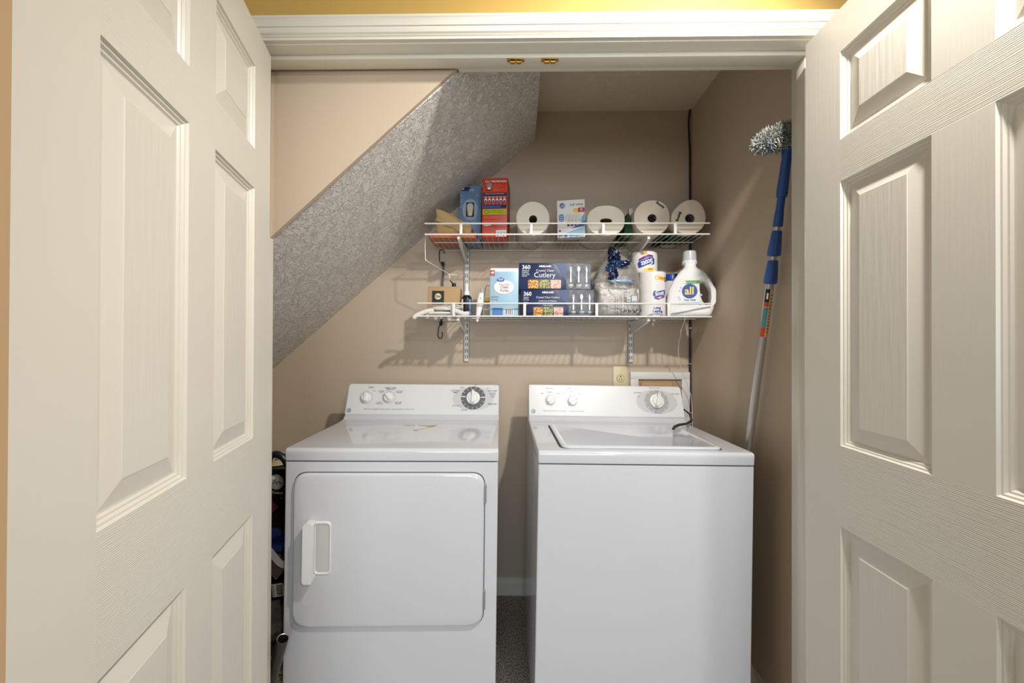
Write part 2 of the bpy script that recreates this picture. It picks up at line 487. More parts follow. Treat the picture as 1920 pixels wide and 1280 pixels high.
# ------------------------------------------------------------------ six panel doors
def door(name, width, loc, ang, edge_mat=DOOR_S):
    """local: x runs from the hinge edge (0) to the free edge (width), face at y=0 looking -y, slab behind it"""
    H = 2.03; T = 0.035
    k = width / 0.757
    xs = [0.0, 0.1165 * k, 0.329 * k, 0.4285 * k, 0.641 * k, width]
    zs = [0.0, 0.235, 0.822, 1.008, 1.625, 1.722, 1.928, H]
    b = MB()
    def quad(x0, x1, z0, z1, m, y=0.0):
        vs = [b.bm.verts.new(p) for p in ((x0, y, z0), (x1, y, z0), (x1, y, z1), (x0, y, z1))]
        f = b.bm.faces.new(vs); f.material_index = b.mi(m)
    for i in (0, 2, 4):                       # stiles and mullions
        if i == 2:
            for z0, z1 in ((zs[1], zs[2]), (zs[3], zs[4]), (zs[5], zs[6])): quad(xs[2], xs[3], z0, z1, DOOR_V)
        else:
            quad(xs[i], xs[i+1], 0, H, DOOR_V)
    for j in (0, 2, 4, 6): quad(xs[1], xs[4], zs[j], zs[j+1], DOOR_H)
    steps = [(0, 0), (0.0025, 0.0045), (0.0055, 0.0048), (0.0085, 0.0085), (0.0115, 0.0088), (0.0145, 0.0118), (0.0175, 0.012), (0.049, 0.0035), (0.0505, 0.0025)]
    for (x0, x1) in ((xs[1], xs[2]), (xs[3], xs[4])):
        for (z0, z1) in ((zs[1], zs[2]), (zs[3], zs[4]), (zs[5], zs[6])):
            loops = []
            for o, d in steps:
                loops.append([b.bm.verts.new(p) for p in ((x0+o, d, z0+o), (x1-o, d, z0+o), (x1-o, d, z1-o), (x0+o, d, z1-o))])
            for a in range(len(loops) - 1):
                for q in range(4):
                    f = b.bm.faces.new((loops[a][q], loops[a][(q+1) % 4], loops[a+1][(q+1) % 4], loops[a+1][q])); f.material_index = b.mi(DOOR_S)
            f = b.bm.faces.new(loops[-1]); f.material_index = b.mi(DOOR_P)
    # back and edges
    quad_pts = [((0, T, 0), (0, T, H), (width, T, H), (width, T, 0)), ((0, 0, 0), (0, 0, H), (0, T, H), (0, T, 0)),
                ((width, 0, 0), (width, T, 0), (width, T, H), (width, 0, H)), ((0, 0, H), (width, 0, H), (width, T, H), (0, T, H)), ((0, 0, 0), (0, T, 0), (width, T, 0), (width, 0, 0))]
    for i, q in enumerate(quad_pts):
        f = b.bm.faces.new([b.bm.verts.new(p) for p in q]); f.material_index = b.mi(edge_mat if i == 1 else DOOR_S)
    o = b.build(name, loc=loc, rot=(0, 0, ang), angle=0.25)
    return struct(o)

# left door: hinge edge by the left jamb, free edge towards the viewer and to the right
Lx, Ly = -0.6855, 1.100
wL = 0.745
dx, dy = math.sin(math.radians(15.2)), -math.cos(math.radians(15.2))
# local +x runs from the free edge back to the hinge
free = (Lx + dx * wL, Ly + dy * wL, 0.012)
door('door_1', wL, free, math.atan2(-dy, -dx), RAW)
angR = math.radians(-90.75)
door('door_2', 0.757, (0.7505, 1.075, 0.012), angR)

# ------------------------------------------------------------------ dryer and washer
DECK0, DECK1 = 0.872, 0.913
SEAMZ, CTOP = 0.932, 1.066
CY0, CY1 = 0.500, 0.556               # console face: bottom and top y
TILT = math.atan2(CY1 - CY0, CTOP - SEAMZ)
FACEH = math.hypot(CY1 - CY0, CTOP - SEAMZ)

def rounded(pts_r, n=6):
    """polygon with rounded corners: list of (u, v, r)"""
    out = []
    N = len(pts_r)
    for i in range(N):
        u, v, r = pts_r[i]
        p = Vector((u, v)); a = Vector(pts_r[i-1][:2]); c = Vector(pts_r[(i+1) % N][:2])
        if r <= 0:
            out.append((u, v)); continue
        da = (a - p).normalized(); dc = (c - p).normalized()
        ang = da.angle(dc)
        t = min(r / math.tan(ang / 2), (a - p).length * 0.49, (c - p).length * 0.49)
        p0, p1 = p + da * t, p + dc * t
        for k in range(n + 1):
            s = k / n
            q = p0 * (1-s)**2 + p * 2*s*(1-s) + p1 * s*s
            out.append((q.x, q.y))
    return out

def machine_body(t, hw, side_gap):
    D = 0.66
    # cabinet: front skin wraps round the edges with a small radius
    b = MB()
    out = rounded([(-hw, 0, 0.006), (hw, 0, 0.006), (hw, D, 0.004), (-hw, D, 0.004)], 5)
    b.prism(out, 'z', 0.02, DECK0 - 0.003, ENAMEL)
    b.prism([(u * 0.985, 0.006 + v * 0.98) for u, v in out], 'z', DECK0 - 0.003, DECK0 + 0.001, SEAM)
    cab = b.build('cabinet', t, angle=0.5)
    for sx in (-1, 1):
        for yy in (0.05, D - 0.06):
            b = MB(); b.tube([(sx * (hw - 0.05), yy, 0.0), (sx * (hw - 0.05), yy, 0.022)], 0.018, BLACK, 12); b.build('foot', t)
    # top panel with the curve that sweeps up to the console
    pf = rounded([(0.0, DECK0, 0.004), (-0.003, DECK1, 0.014), (CY0 - 0.075, DECK1, 0.03), (CY0 - 0.022, DECK1 + 0.004, 0.03), (CY0 - 0.002, SEAMZ - 0.001, 0.0), (D, SEAMZ - 0.001, 0), (D, DECK0, 0)], 6)
    b = MB(); fs = b.prism(pf, 'x', -hw - 0.001, hw + 0.001, ENAMEL)
    es = [e for f in fs[:2] for e in f.edges]
    r = bmesh.ops.bevel(b.bm, geom=es, offset=0.005, segments=3, affect='EDGES', profile=0.5)
    top = b.build('top_panel', t, angle=0.7)
    return cab, top

def console(t, hw, cl, cr, rl, rr):
    """console: local frame of the sloping face, x across, z up the face; cl/cr: inset of left and right top corner"""
    e = bpy.data.objects.new('console', None)
    b = MB()
    D = 0.66
    h = FACEH
    out = rounded([(-hw, 0, 0.002), (hw, 0, 0.002), (hw - cr, h, rr), (-hw + cl, h, rl)], 6)
    # outline in face plane, swept back
    A = [b.bm.verts.new((u, 0, v)) for u, v in out]
    A2 = [b.bm.verts.new((u * 0.996, -0.004, 0.004 + v * 0.945)) for u, v in out]
    back = []
    for u, v in out:
        # face frame -> box back plane at y = D in machine frame
        yb = (D - CY0)
        back.append(b.bm.verts.new((u, math.cos(TILT) * (yb - v*math.sin(TILT)) , v + math.sin(TILT) * -(yb - v*math.sin(TILT)) * 1.0 if False else v - math.sin(TILT) * (yb - v*math.sin(TILT)))))
    n = len(out)
    i = b.mi(CONSOLE)
    fs = [b.bm.faces.new(A2), b.bm.faces.new(list(reversed(back)))]
    for k in range(n):
        j = (k + 1) % n
        fs.append(b.bm.faces.new((A2[k], A[k], A[j], A2[j])))
        fs.append(b.bm.faces.new((A[k], back[k], back[j], A[j])))
    bmesh.ops.recalc_face_normals(b.bm, faces=fs)
    c = b.build('console', t, loc=(0, CY0, SEAMZ), rot=(-TILT, 0, 0), angle=0.5)
    bpy.data.objects.remove(e)
    return c

FY = -0.0042                                # printed surface of the console face
def ge_mark(b, x, z, r, m, y, m2=None):
    b.ring(x, z, r * 0.8, r, m, y, n=32)
    b.text('GE', x, z - r * 0.42, r * 1.15, m, y, 'CENTER', bold=r * 0.02, sx=0.85, shear=0.2)

def knob(parent, x, z, r, ang, ring=False, pointer=INK):
    b = MB()
    pr = [(r * 1.0, 0.0), (r * 1.0, 0.006), (r * 0.93, 0.010), (r * 0.80, 0.0125), (0.0, 0.0135)] if not ring else \
         [(r * 1.0, 0.0), (r * 1.0, 0.006), (r * 0.95, 0.009), (r * 0.72, 0.010), (r * 0.66, 0.014), (r * 0.6, 0.016), (0.0, 0.017)]
    b.lathe(pr, (0, 0, 0), KNOB, 'y', 36, dirn=-1)
    # grip fin across the knob
    hgt = 0.022 if not ring else 0.028
    g = MB()
    w0 = 0.16 * r if not ring else 0.17 * r
    L = r * 1.02
    pts = rounded([(-w0 * 1.25, -L * 0.8, 0.002), (w0 * 1.25, -L * 0.8, 0.002), (w0, L, 0.001), (-w0, L, 0.001)], 3)
    ca, sa = math.cos(ang), math.sin(ang)
    pts = [(u * ca - v * sa, u * sa + v * ca) for u, v in pts]
    o = b.build('knob', parent, loc=(x, FY, z))
    g.prism(pts, 'y', -hgt, -0.006, KNOB)
    # pointer mark on the fin
    px, pz = -sa * L * 0.86, ca * L * 0.86
    g.disc(px, pz, 0.0016, 0.0016, pointer, y=-hgt - 0.0001, n=12)
    g.build('grip', o, angle=0.5)
    return o

# ---- dryer
DR_HW = 0.343
dry = thing('clothes_dryer', 'white clothes dryer with a front door and side grip, left of the washer', 'dryer', (-0.4165, 1.311, 0.0), (0, math.radians(0.45), math.radians(2.7)))
machine_body(dry, DR_HW, 0)
dc = console(dry, DR_HW, 0.0, 0.0, 0.012, 0.012)
# front door on the dryer
b = MB()
D0, D1, E0, E1 = -0.313, 0.302, 0.341, 0.8375
o1 = rounded([(D0, E0, 0.045), (D1, E0, 0.045), (D1, E1, 0.045), (D0, E1, 0.045)], 8)
def inset(o, d, cx=(D0+D1)/2, cz=(E0+E1)/2, hw_=(D1-D0)/2, hh_=(E1-E0)/2):
    return [(cx + (u-cx)*(1-d/hw_), cz + (v-cz)*(1-d/hh_)) for u, v in o]
b.prism(o1, 'y', -0.0012, 0.0, SEAM)
b.build('door_gap', dry, smooth=False)
b = MB()
lay = [(0.0022, -0.0015), (0.003, -0.008), (0.007, -0.0125), (0.012, -0.0135)]
prev = None
for d, y in lay:
    ring = [b.bm.verts.new((u, y, v)) for u, v in inset(o1, d)]
    if prev:
        for k in range(len(ring)):
            j = (k+1) % len(ring)
            f = b.bm.faces.new((prev[k], prev[j], ring[j], ring[k])); f.material_index = b.mi(ENAMEL)
    prev = ring
f = b.bm.faces.new(prev); f.material_index = b.mi(ENAMEL)
bmesh.ops.recalc_face_normals(b.bm, faces=b.bm.faces)
dd = b.build('door', dry, angle=0.6)
# handle: vertical bar over a shallow cup
b = MB()
hx0, hx1, hz0, hz1 = -0.262, -0.189, 0.503, 0.690
yd = -0.0135
cup = rounded([(hx0 + 0.022, hz0 + 0.014, 0.012), (hx1, hz0 + 0.014, 0.014), (hx1, hz1 - 0.010, 0.014), (hx0 + 0.022, hz1 - 0.010, 0.012)], 5)
cxm = sum(u for u, v in cup) / len(cup); czm = sum(v for u, v in cup) / len(cup)
prev = None
for sc, y in ((1.06, yd - 0.0003), (1.0, yd - 0.0035), (0.93, yd - 0.0035), (0.86, yd - 0.0006), (0.0, yd - 0.0006)):
    if sc == 0.0:
        f = b.bm.faces.new(prev); f.material_index = b.mi(GREY1)
        break
    ring = [b.bm.verts.new((cxm + (u-cxm)*sc, y, czm + (v-czm)*(sc if sc > 1 else 1-(1-sc)*0.35))) for u, v in cup]
    if prev:
        for k in range(len(ring)):
            j = (k+1) % len(ring)
            f = b.bm.faces.new((prev[k], prev[j], ring[j], ring[k])); f.material_index = b.mi(WHITEPL)
    prev = ring
b.prism(rounded([(hx0, hz0, 0.010), (hx0 + 0.029, hz0, 0.006), (hx0 + 0.029, hz1, 0.006), (hx0, hz1, 0.012)], 5), 'y', yd - 0.036, yd - 0.020, WHITEPL)
b.prism(rounded([(hx0, hz0 + 0.001, 0.006), (hx0 + 0.014, hz0 + 0.001, 0.002), (hx0 + 0.014, hz1 - 0.001, 0.002), (hx0, hz1 - 0.001, 0.006)], 4), 'y', yd - 0.024, yd - 0.0002, WHITEPL)
b.box(hx0 + 0.004, hx0 + 0.027, yd - 0.024, yd - 0.0002, hz1 - 0.014, hz1 - 0.002, WHITEPL, 0.002)
b.box(hx0 + 0.004, hx0 + 0.027, yd - 0.024, yd - 0.0002, hz0 + 0.002, hz0 + 0.014, WHITEPL, 0.002)
b.build('handle', dd, angle=0.6)
for z0 in (0.400, 0.742):
    b = MB(); b.box(D1 - 0.003, D1 + 0.004, -0.012, -0.001, z0, z0 + 0.058, ALU, 0.001)
    b.tube([(D1 + 0.0015, -0.013, z0), (D1 + 0.0015, -0.013, z0 + 0.058)], 0.003, ALU, 10)
    b.build('hinge', dry)
# console print: lettering, scale rings
b = MB()
kz = 0.083
K = [(-0.258, kz - 0.004, 0.0225), (-0.157, kz - 0.002, 0.0225), (0.225, kz - 0.002, 0.031)]
cx, cz = K[2][0], K[2][1]
b.disc(cx, cz - 0.002, 0.092, 0.054, GREY1, y=FY - 0.0001, n=64, power=0.92)
b.build('dial_oval', dc, smooth=False); b = MB()
b.ring(cx, cz, 0.031, 0.054, GREY3, FY - 0.0005, sx=1.03, n=64)
for a in range(0, 360, 24):
    ar = math.radians(a + 4); r0, r1 = (0.043, 0.054)
    if a in (0, 168): r0 = 0.034
    u, v = math.cos(ar), math.sin(ar)
    w = 0.0006 if r0 > 0.04 else 0.0020
    b.poly([(cx + r0*u*1.03 - v*w, cz + r0*v + u*w), (cx + r1*u*1.03 - v*w, cz + r1*v + u*w), (cx + r1*u*1.03 + v*w, cz + r1*v - u*w), (cx + r0*u*1.03 + v*w, cz + r0*v - u*w)], WHITE, y=FY - 0.0009)
b.build('dial_scale', dc, smooth=False); b = MB()
PAR = dc
def tx(s, x, z, sz_=0.0075, m=INK, al='CENTER'):
    q = MB(); q.text(s, x, z, sz_, m, FY - 0.0008, al, bold=0.00015); q.build('lettering', PAR, smooth=False)
tx('START', -0.243, 0.124, 0.0085, GREY3); tx('FABRIC CARE', -0.154, 0.122, 0.0085, GREY3); tx('TEMPERATURE', -0.154, 0.1155, 0.006)
tx('ON', -0.226, 0.108, 0.006); tx('NO HEAT\nFLUFF', -0.193, 0.108, 0.0065); tx('COTTONS\nNORMAL', -0.112, 0.108, 0.0065)
tx('LOW\nDELICATES', -0.196, 0.056, 0.0065); tx('EASY CARE\nMEDIUM', -0.112, 0.056, 0.0065)
tx('Extra Large Capacity  Sensor Dryer  Quiet Operation  Heavy Duty', -0.15, 0.024, 0.0082, GREY2)
tx('COTTONS\nTIMED', 0.142, 0.112, 0.0085, GREY3); tx('EASY CARE', 0.312, 0.112, 0.0085, GREY3)
tx('MORE DRY\nLESS DRY\nDAMP\nCOOL', 0.314, 0.102, 0.0065); tx('TIMED DRY', 0.312, 0.050, 0.0085, GREY3)
tx('OFF', 0.235, 0.1405, 0.0065); tx('COOL DOWN', 0.152, 0.030 + 0.012, 0.0065); tx('LESS TIME', 0.185, 0.0225, 0.0065)
tx('MORE', 0.172, 0.128, 0.006); tx('OFF', 0.29, 0.124, 0.006)
for q in K[:2]:
    b = MB(); b.ring(q[0], q[1], 0.0255, 0.031, GREY1, FY - 0.0003); b.build('knob_ring', dc, smooth=False)
b = MB(); ge_mark(b, -0.327, 0.020, 0.0095, mat('navy_ink', (70, 76, 110), 0.4), FY - 0.0008)
b.build('round_logo', dc, smooth=False)
knob(dc, K[0][0], K[0][1], K[0][2], 0.05, pointer=GREY3); knob(dc, K[1][0], K[1][1], K[1][2], 0.72, pointer=GREY3); knob(dc, K[2][0], K[2][1], K[2][2], 0.0, True)
# tan residue left on the deck
b = MB()
def smear(pts, seed):
    rr = random.Random(seed)
    out = []
    for i in range(len(pts)):
        p, q = Vector(pts[i]), Vector(pts[(i+1) % len(pts)])
        for k in range(5):
            r_ = p.lerp(q, k/5); out.append((r_.x + rr.uniform(-1, 1)*0.0022, r_.y + rr.uniform(-1, 1)*0.0022))
    b.prism(out, 'z', DECK1 - 0.0004, DECK1 + 0.0005, STAIN)
smear([(-0.060, 0.372), (-0.030, 0.382), (0.000, 0.372), (-0.028, 0.364)], 1)
smear([(0.000, 0.384), (0.045, 0.372), (0.088, 0.384), (0.080, 0.352), (0.066, 0.330), (0.052, 0.346), (0.020, 0.366)], 2)
smear([(0.055, 0.334), (0.062, 0.330), (0.040, 0.300), (0.022, 0.286), (0.028, 0.268), (0.008, 0.268), (0.004, 0.284), (0.030, 0.296)], 3)
b.build('residue_stain', dry, smooth=False)['label'] = 'tan glue-like smear on the white top'

# ---- washer
WA_HW = 0.3455
wash = thing('washing_machine', 'white top-loading washing machine with plain front, right of the dryer', 'washing machine', (0.3955, 1.296, 0.0), (0, math.radians(0.8), math.radians(2.2)))
machine_body(wash, WA_HW, 0)
wc = console(wash, WA_HW, 0.0, 0.0, 0.010, 0.014)
# lid
lx0, lx1, ly0, ly1 = -0.268, 0.262, 0.030, 0.395
b = MB()
g = rounded([(lx0 - 0.006, ly0 - 0.002, 0.03), (lx1 + 0.004, ly0 - 0.002, 0.03), (lx1 + 0.004, ly1, 0.004), (lx0 - 0.006, ly1, 0.004)], 6)
b.prism(g, 'z', DECK1 - 0.002, DECK1 + 0.0006, SEAM); b.build('lid_gap', wash, smooth=False)
b = MB()
g = rounded([(lx0, ly0, 0.03), (lx1, ly0, 0.03), (lx1, ly1, 0.004), (lx0, ly1, 0.004)], 6)
gcx, gcy = (lx0+lx1)/2, (ly0+ly1)/2
prev = None
for s_, z in ((1.0, DECK1), (0.999, DECK1 + 0.005), (0.985, DECK1 + 0.0085), (0.955, DECK1 + 0.009), (0.945, DECK1 + 0.0075)):
    ring = [b.bm.verts.new((gcx + (u-gcx)*s_, gcy + (v-gcy)*(1-(1-s_)*1.4), z)) for u, v in g]
    if prev:
        for k in range(len(ring)):
            j = (k+1) % len(ring); f = b.bm.faces.new((prev[k], prev[j], ring[j], ring[k])); f.material_index = b.mi(ENAMEL)
    prev = ring
f = b.bm.faces.new(prev); f.material_index = b.mi(ENAMEL)
bmesh.ops.recalc_face_normals(b.bm, faces=b.bm.faces)
b.build('lid', wash, angle=0.7)
b = MB()
K = [(-0.248, 0.073, 0.0215), (-0.151, 0.070, 0.0215), (0.228, 0.074, 0.0325)]
cx, cz = K[2][0], K[2][1]
b.disc(cx, cz - 0.002, 0.092, 0.054, GREY1, y=FY - 0.0001, n=64, power=0.92)
b.build('dial_oval', wc, smooth=False); b = MB()
b.ring(cx, cz, 0.031, 0.052, GREY2, FY - 0.0005, sx=1.05, n=64)
for a in range(8, 360, 30):
    ar = math.radians(a); u, v = math.cos(ar), math.sin(ar); w = 0.0008; r0, r1 = 0.044, 0.052
    b.poly([(cx + r0*u*1.05 - v*w, cz + r0*v + u*w), (cx + r1*u*1.05 - v*w, cz + r1*v + u*w), (cx + r1*u*1.05 + v*w, cz + r1*v - u*w), (cx + r0*u*1.05 + v*w, cz + r0*v - u*w)], WHITE, y=FY - 0.0009)
b.build('dial_scale', wc, smooth=False)
for x, z, r in K[:2]:
    b = MB(); b.ring(x, z, 0.024, 0.030, GREY1, FY - 0.0003); b.build('knob_ring', wc, smooth=False)
PAR = wc
tx('LOAD SIZE', -0.252, 0.124, 0.008); tx('TEMPERATURE', -0.152, 0.124, 0.008)
tx('MEDIUM', -0.250, 0.107, 0.006); tx('MINI', -0.286, 0.101, 0.006); tx('SUPER', -0.214, 0.101, 0.006)
tx('WARM\nCOLD', -0.156, 0.112, 0.006); tx('HOT', -0.187, 0.101, 0.006); tx('COLD', -0.119, 0.101, 0.006)
tx('Heavy Duty Extra Large Capacity   2 Speed Combinations', -0.19, 0.022, 0.0078, GREY2)
tx('REGULAR HEAVY', 0.228, 0.1335, 0.007, GREY2); tx('COTTONS', 0.145, 0.110, 0.007); tx('EASY CARE', 0.316, 0.107, 0.007); tx('OFF', 0.150, 0.092, 0.007); tx('DELICATES', 0.228, 0.0185, 0.0065)
b = MB()
ge_mark(b, -0.326, 0.021, 0.0095, GREY3, FY - 0.0008)
b.build('round_logo', wc, smooth=False)
knob(wc, K[0][0], K[0][1], K[0][2], -0.85); knob(wc, K[1][0], K[1][1], K[1][2], -0.85); knob(wc, K[2][0], K[2][1], K[2][2], -0.28, True, GREY3)

# black strap hanging from the washer console corner
b = MB()
P = [(0.742, 1.838, 0.962), (0.752, 1.800, 0.948), (0.738, 1.745, 0.9305), (0.695, 1.690, 0.9265), (0.648, 1.655, 0.928), (0.622, 1.630, 0.926), (0.604, 1.600, 0.924)]
b.tube(P, [0.003, 0.004, 0.0045, 0.005, 0.0055, 0.006, 0.0045], mat('dark_brown_rubber', (46, 38, 34), 0.4), 10)
tag(b.build('strap'), 'dark rubber strap curling over the right end of the washer console', 'strap')

# ------------------------------------------------------------------ closet fittings
SH = {'upper': dict(z=1.7275, x0=-0.408, x1=0.810, lip=1.7705), 'lower': dict(z=1.3755, x0=-0.436, x1=0.818, lip=1.4275)}
FYR = 1.738                                  # y of the front rails
def wire_shelf(key, label):
    s = SH[key]; z = s['z']
    t = thing('wire_shelf', label, 'shelf', ((s['x0'] + s['x1']) / 2, 1.88, z), group=None)
    ox, oy, oz = t.location
    r = 0.0034
    for nm, y, zz, x0, x1, rr in (('front_rail', FYR, z - 0.0035, s['x0'], s['x1'], r), ('front_rail', FYR - 0.001, s['lip'], s['x0'], s['x1'], r),
                                  ('support_rod', 1.872, z - 0.0045, s['x0'] + 0.012, s['x1'] - 0.012, 0.0028), ('support_rod', 2.032, z - 0.0045, s['x0'] + 0.012, s['x1'] - 0.012, 0.0026)):
        b = MB(); b.tube([(x0 - ox, y - oy, zz - oz), (x1 - ox, y - oy, zz - oz)], rr, WIRE, 12); b.build(nm, t)
    n = 48
    for i in range(n + 1):
        x = s['x0'] + 0.016 + (s['x1'] - s['x0'] - 0.032) * i / n
        b = MB()
        b.tube([(x - ox, FYR - oy, s['z'] - 0.005 - oz), (x - ox, FYR + 0.006 - oy, z - 0.0012 - oz), (x - ox, 2.034 - oy, z - 0.0012 - oz)], 0.00125, WIRE, 6)
        b.build('deck_wire', t)
    for x in ([-0.2515, 0.0503, 0.3585, 0.664] if key == 'upper' else [-0.2815, 0.0233, 0.331, 0.637]):
        b = MB(); b.box(x - 0.0062 - ox, x + 0.0062 - ox, FYR - 0.0045 - oy, FYR + 0.0045 - oy, z - 0.006 - oz, s['lip'] + 0.001 - oz, WIRE, 0.002)
        b.build('rail_clip', t)
    return t
wire_shelf('upper', 'white wire shelf, the upper of two, carrying paper rolls and boxes')
wire_shelf('lower', 'white wire shelf, the lower of two, carrying cutlery boxes and detergent')

SX = (-0.2635, 0.5555)
for sx, ztop, side in ((SX[0], 1.93, 'left'), (SX[1], 1.93, 'right')):
    zb = 1.166
    b = MB()
    b.box(sx - 0.0125, sx + 0.0125, YB - 0.012, YB - 0.0105, zb, ztop, STEEL)
    b.box(sx - 0.0125, sx - 0.011, YB - 0.012, YB - 0.0005, zb, ztop, STEEL)
    b.box(sx + 0.011, sx + 0.0125, YB - 0.012, YB - 0.0005, zb, ztop, STEEL)
    z = zb + 0.012
    while z < ztop - 0.03:
        for dx_ in (-0.0048, 0.0048):
            b.box(sx + dx_ - 0.0016, sx + dx_ + 0.0016, YB - 0.0124, YB - 0.0115, z, z + 0.018, SLOT)
        z += 0.0315
    tag(b.build('slotted_standard', smooth=False), 'white slotted metal wall standard on the %s, with %s' % (side, 'its foot above the dryer' if side == 'left' else 'its foot beside the ivory outlet'), 'wall standard')
    for key in ('upper', 'lower'):
        z = SH[key]['z'] - 0.009
        b = MB()
        pts = [(YB - 0.013, z), (YB - 0.013, z - 0.062), (YB - 0.045, z - 0.056), (1.772, z - 0.017), (1.752, z - 0.010), (1.749, z)]
        b.prism(pts, 'x', sx - 0.0018, sx + 0.0018, STEEL)
        b.box(sx - 0.006, sx + 0.006, 1.749, YB - 0.013, z - 0.0012, z + 0.001, STEEL)
        b.prism([(1.749, z + 0.001), (1.747, z - 0.012), (1.770, z - 0.020), (YB - 0.045, z - 0.0595), (YB - 0.045, z - 0.056), (1.772, z - 0.017), (1.752, z - 0.010), (1.752, z + 0.001)], 'x', sx - 0.0055, sx + 0.0055, STEEL)
        tag(b.build('shelf_bracket', smooth=False), 'white steel bracket under the %s end of the %s shelf' % (side, key), 'bracket')

# outlet
t = thing('wall_outlet', 'ivory single round wall outlet above the washer console', 'outlet', (0.5065, YB, 1.066))
b = MB(); b.box(-0.0365, 0.0365, -0.006, -0.0002, -0.078, 0.078, OUTLET, 0.003); b.build('cover_plate', t)
b = MB(); b.lathe([(0.0175, 0.0055), (0.0175, 0.0085), (0.0165, 0.0092), (0, 0.0092)], (0, 0, 0.018), OUTLET, 'y', 32, dirn=-1)
b.ring(0, 0.018, 0.0176, 0.0188, SLOT, y=-0.0061)
for dx_ in (-0.0058, 0.0058): b.box(dx_ - 0.0012, dx_ + 0.0012, -0.0096, -0.009, 0.009, 0.018, SLOT)
b.disc(0, 0.0265, 0.0034, 0.0034, SLOT, y=-0.0094, n=16)
b.build('receptacle', t)
for z in (0.048, -0.014):
    b = MB(); b.lathe([(0.0026, 0.005), (0.0026, 0.0068), (0, 0.0072)], (0, 0, z), OUTLET, 'y', 14, dirn=-1); b.build('screw', t)

# washer supply box
t = thing('washer_supply_box', 'white recessed laundry supply box in the wall behind the washer', 'utility box', (0.7015, YB, 0.985))
b = MB(); x0, x1, z0, z1 = -0.147, 0.147, -0.128, 0.131
def frame(b, x0, x1, z0, z1, w, wt, y0, y1, m, bev):
    b.box(x0, x1, y0, y1, z1 - wt, z1, m, bev); b.box(x0, x1, y0, y1, z0, z0 + wt, m, bev)
    b.box(x0, x0 + w, y0, y1, z0 + wt * 0.98, z1 - wt * 0.98, m, bev); b.box(x1 - w, x1, y0, y1, z0 + wt * 0.98, z1 - wt * 0.98, m, bev)
frame(b, x0, x1, z0, z1, 0.040, 0.036, -0.014, -0.0005, STEEL, 0.002); b.build('face_frame', t)
b = MB(); b.box(-0.108, 0.108, -0.002, -0.0008, -0.093, 0.096, mat('supply_box_back', (176, 150, 118), 0.7)); b.box(-0.092, 0.06, -0.011, -0.002, -0.093, 0.078, mat('supply_box_inner', (190, 160, 124), 0.7), 0.002); b.build('recess', t)

# black cable in the corner with its clips
b = MB()
P = [(0.8475, 2.030, CZ - 0.001), (0.842, 2.031, 2.37), (0.8435, 2.031, 2.30), (0.8485, 2.031, 2.22), (0.8495, 2.031, 2.0), (0.8495, 2.031, 1.5), (0.850, 2.031, 0.9), (0.850, 2.031, 0.25)]
b.tube(P, 0.0042, BLACK, 10)
cab = tag(b.build('cable'), 'black cable running down the corner of back and right walls', 'cable')
for z in (1.335, 1.158, 0.915, 0.86):
    b = MB(); b.box(0.8445, 0.8555, 2.025, 2.036, z - 0.002, z + 0.002, STEEL, 0.0008); b.build('cable_clip', cab)
# thin white cord
b = MB()
P = [(0.715, 1.752, 1.3715), (0.7155, 1.77, 1.352), (0.719, 1.80, 1.330), (0.716, 1.81, 1.310), (0.728, 1.84, 1.292), (0.735, 1.88, 1.26), (0.750, 1.92, 1.20), (0.775, 1.95, 1.14), (0.800, 1.97, 1.09), (0.828, 1.985, 1.03), (0.842, 1.99, 0.97), (0.845, 1.99, 0.86), (0.842, 1.985, 0.70)]
def spline(P, k=5):
    V = [Vector(p) for p in P]; out = []
    for i in range(len(V) - 1):
        p0, p1, p2, p3 = V[max(i-1, 0)], V[i], V[i+1], V[min(i+2, len(V)-1)]
        for j in range(k):
            t_ = j / k
            out.append(0.5 * ((2*p1) + (-p0+p2)*t_ + (2*p0-5*p1+4*p2-p3)*t_*t_ + (-p0+3*p1-3*p2+p3)*t_**3))
    out.append(V[-1]); return out
b.tube(spline(P), 0.0014, WIRE, 8)
tag(b.build('cord'), 'thin white cord dangling from the lower shelf behind the washer', 'cord')

# brass double catches on the head jamb
for x, lab in ((-0.012, 'brass double roller catch on the head jamb, left of the pair'), (0.0835, 'brass double roller catch on the head jamb, right of the pair')):
    t = thing('roller_catch', lab, 'door catch', (x, 1.131, HZ - 0.013))
    b = MB(); b.box(-0.024, 0.024, -0.007, 0.007, -0.0018, 0, BRASS, 0.0006); b.build('strike_plate', t)
    for dx_ in (-0.0085, 0.0085):
        b = MB(); b.tube([(dx_ - 0.006, 0, -0.0065), (dx_ + 0.006, 0, -0.0065)], 0.0048, BRASS, 16)
        b.box(dx_ - 0.0075, dx_ - 0.006, -0.003, 0.003, -0.008, -0.0005, BRASS); b.box(dx_ + 0.006, dx_ + 0.0075, -0.003, 0.003, -0.008, -0.0005, BRASS)
        b.build('roller', t)

# ------------------------------------------------------------------ things on the upper shelf
UZ = SH['upper']['z'] + 0.0003
def carton(name, label, cat, x, y, z, w, d, h, m, msid=None, rot=0.0, tilt=0.0, group=None, bev=0.0012):
    """origin at the front left bottom corner"""
    t = thing(name, label, cat, (x, y, z + (w * math.sin(tilt) if tilt > 0 else 0) + 0.0003), (0, tilt, rot), group)
    b = MB(); b.box(0, w, 0, d, 0, h, m, bev)
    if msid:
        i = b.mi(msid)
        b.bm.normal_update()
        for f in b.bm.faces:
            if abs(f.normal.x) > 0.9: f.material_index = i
    b.build('carton', t)
    return t

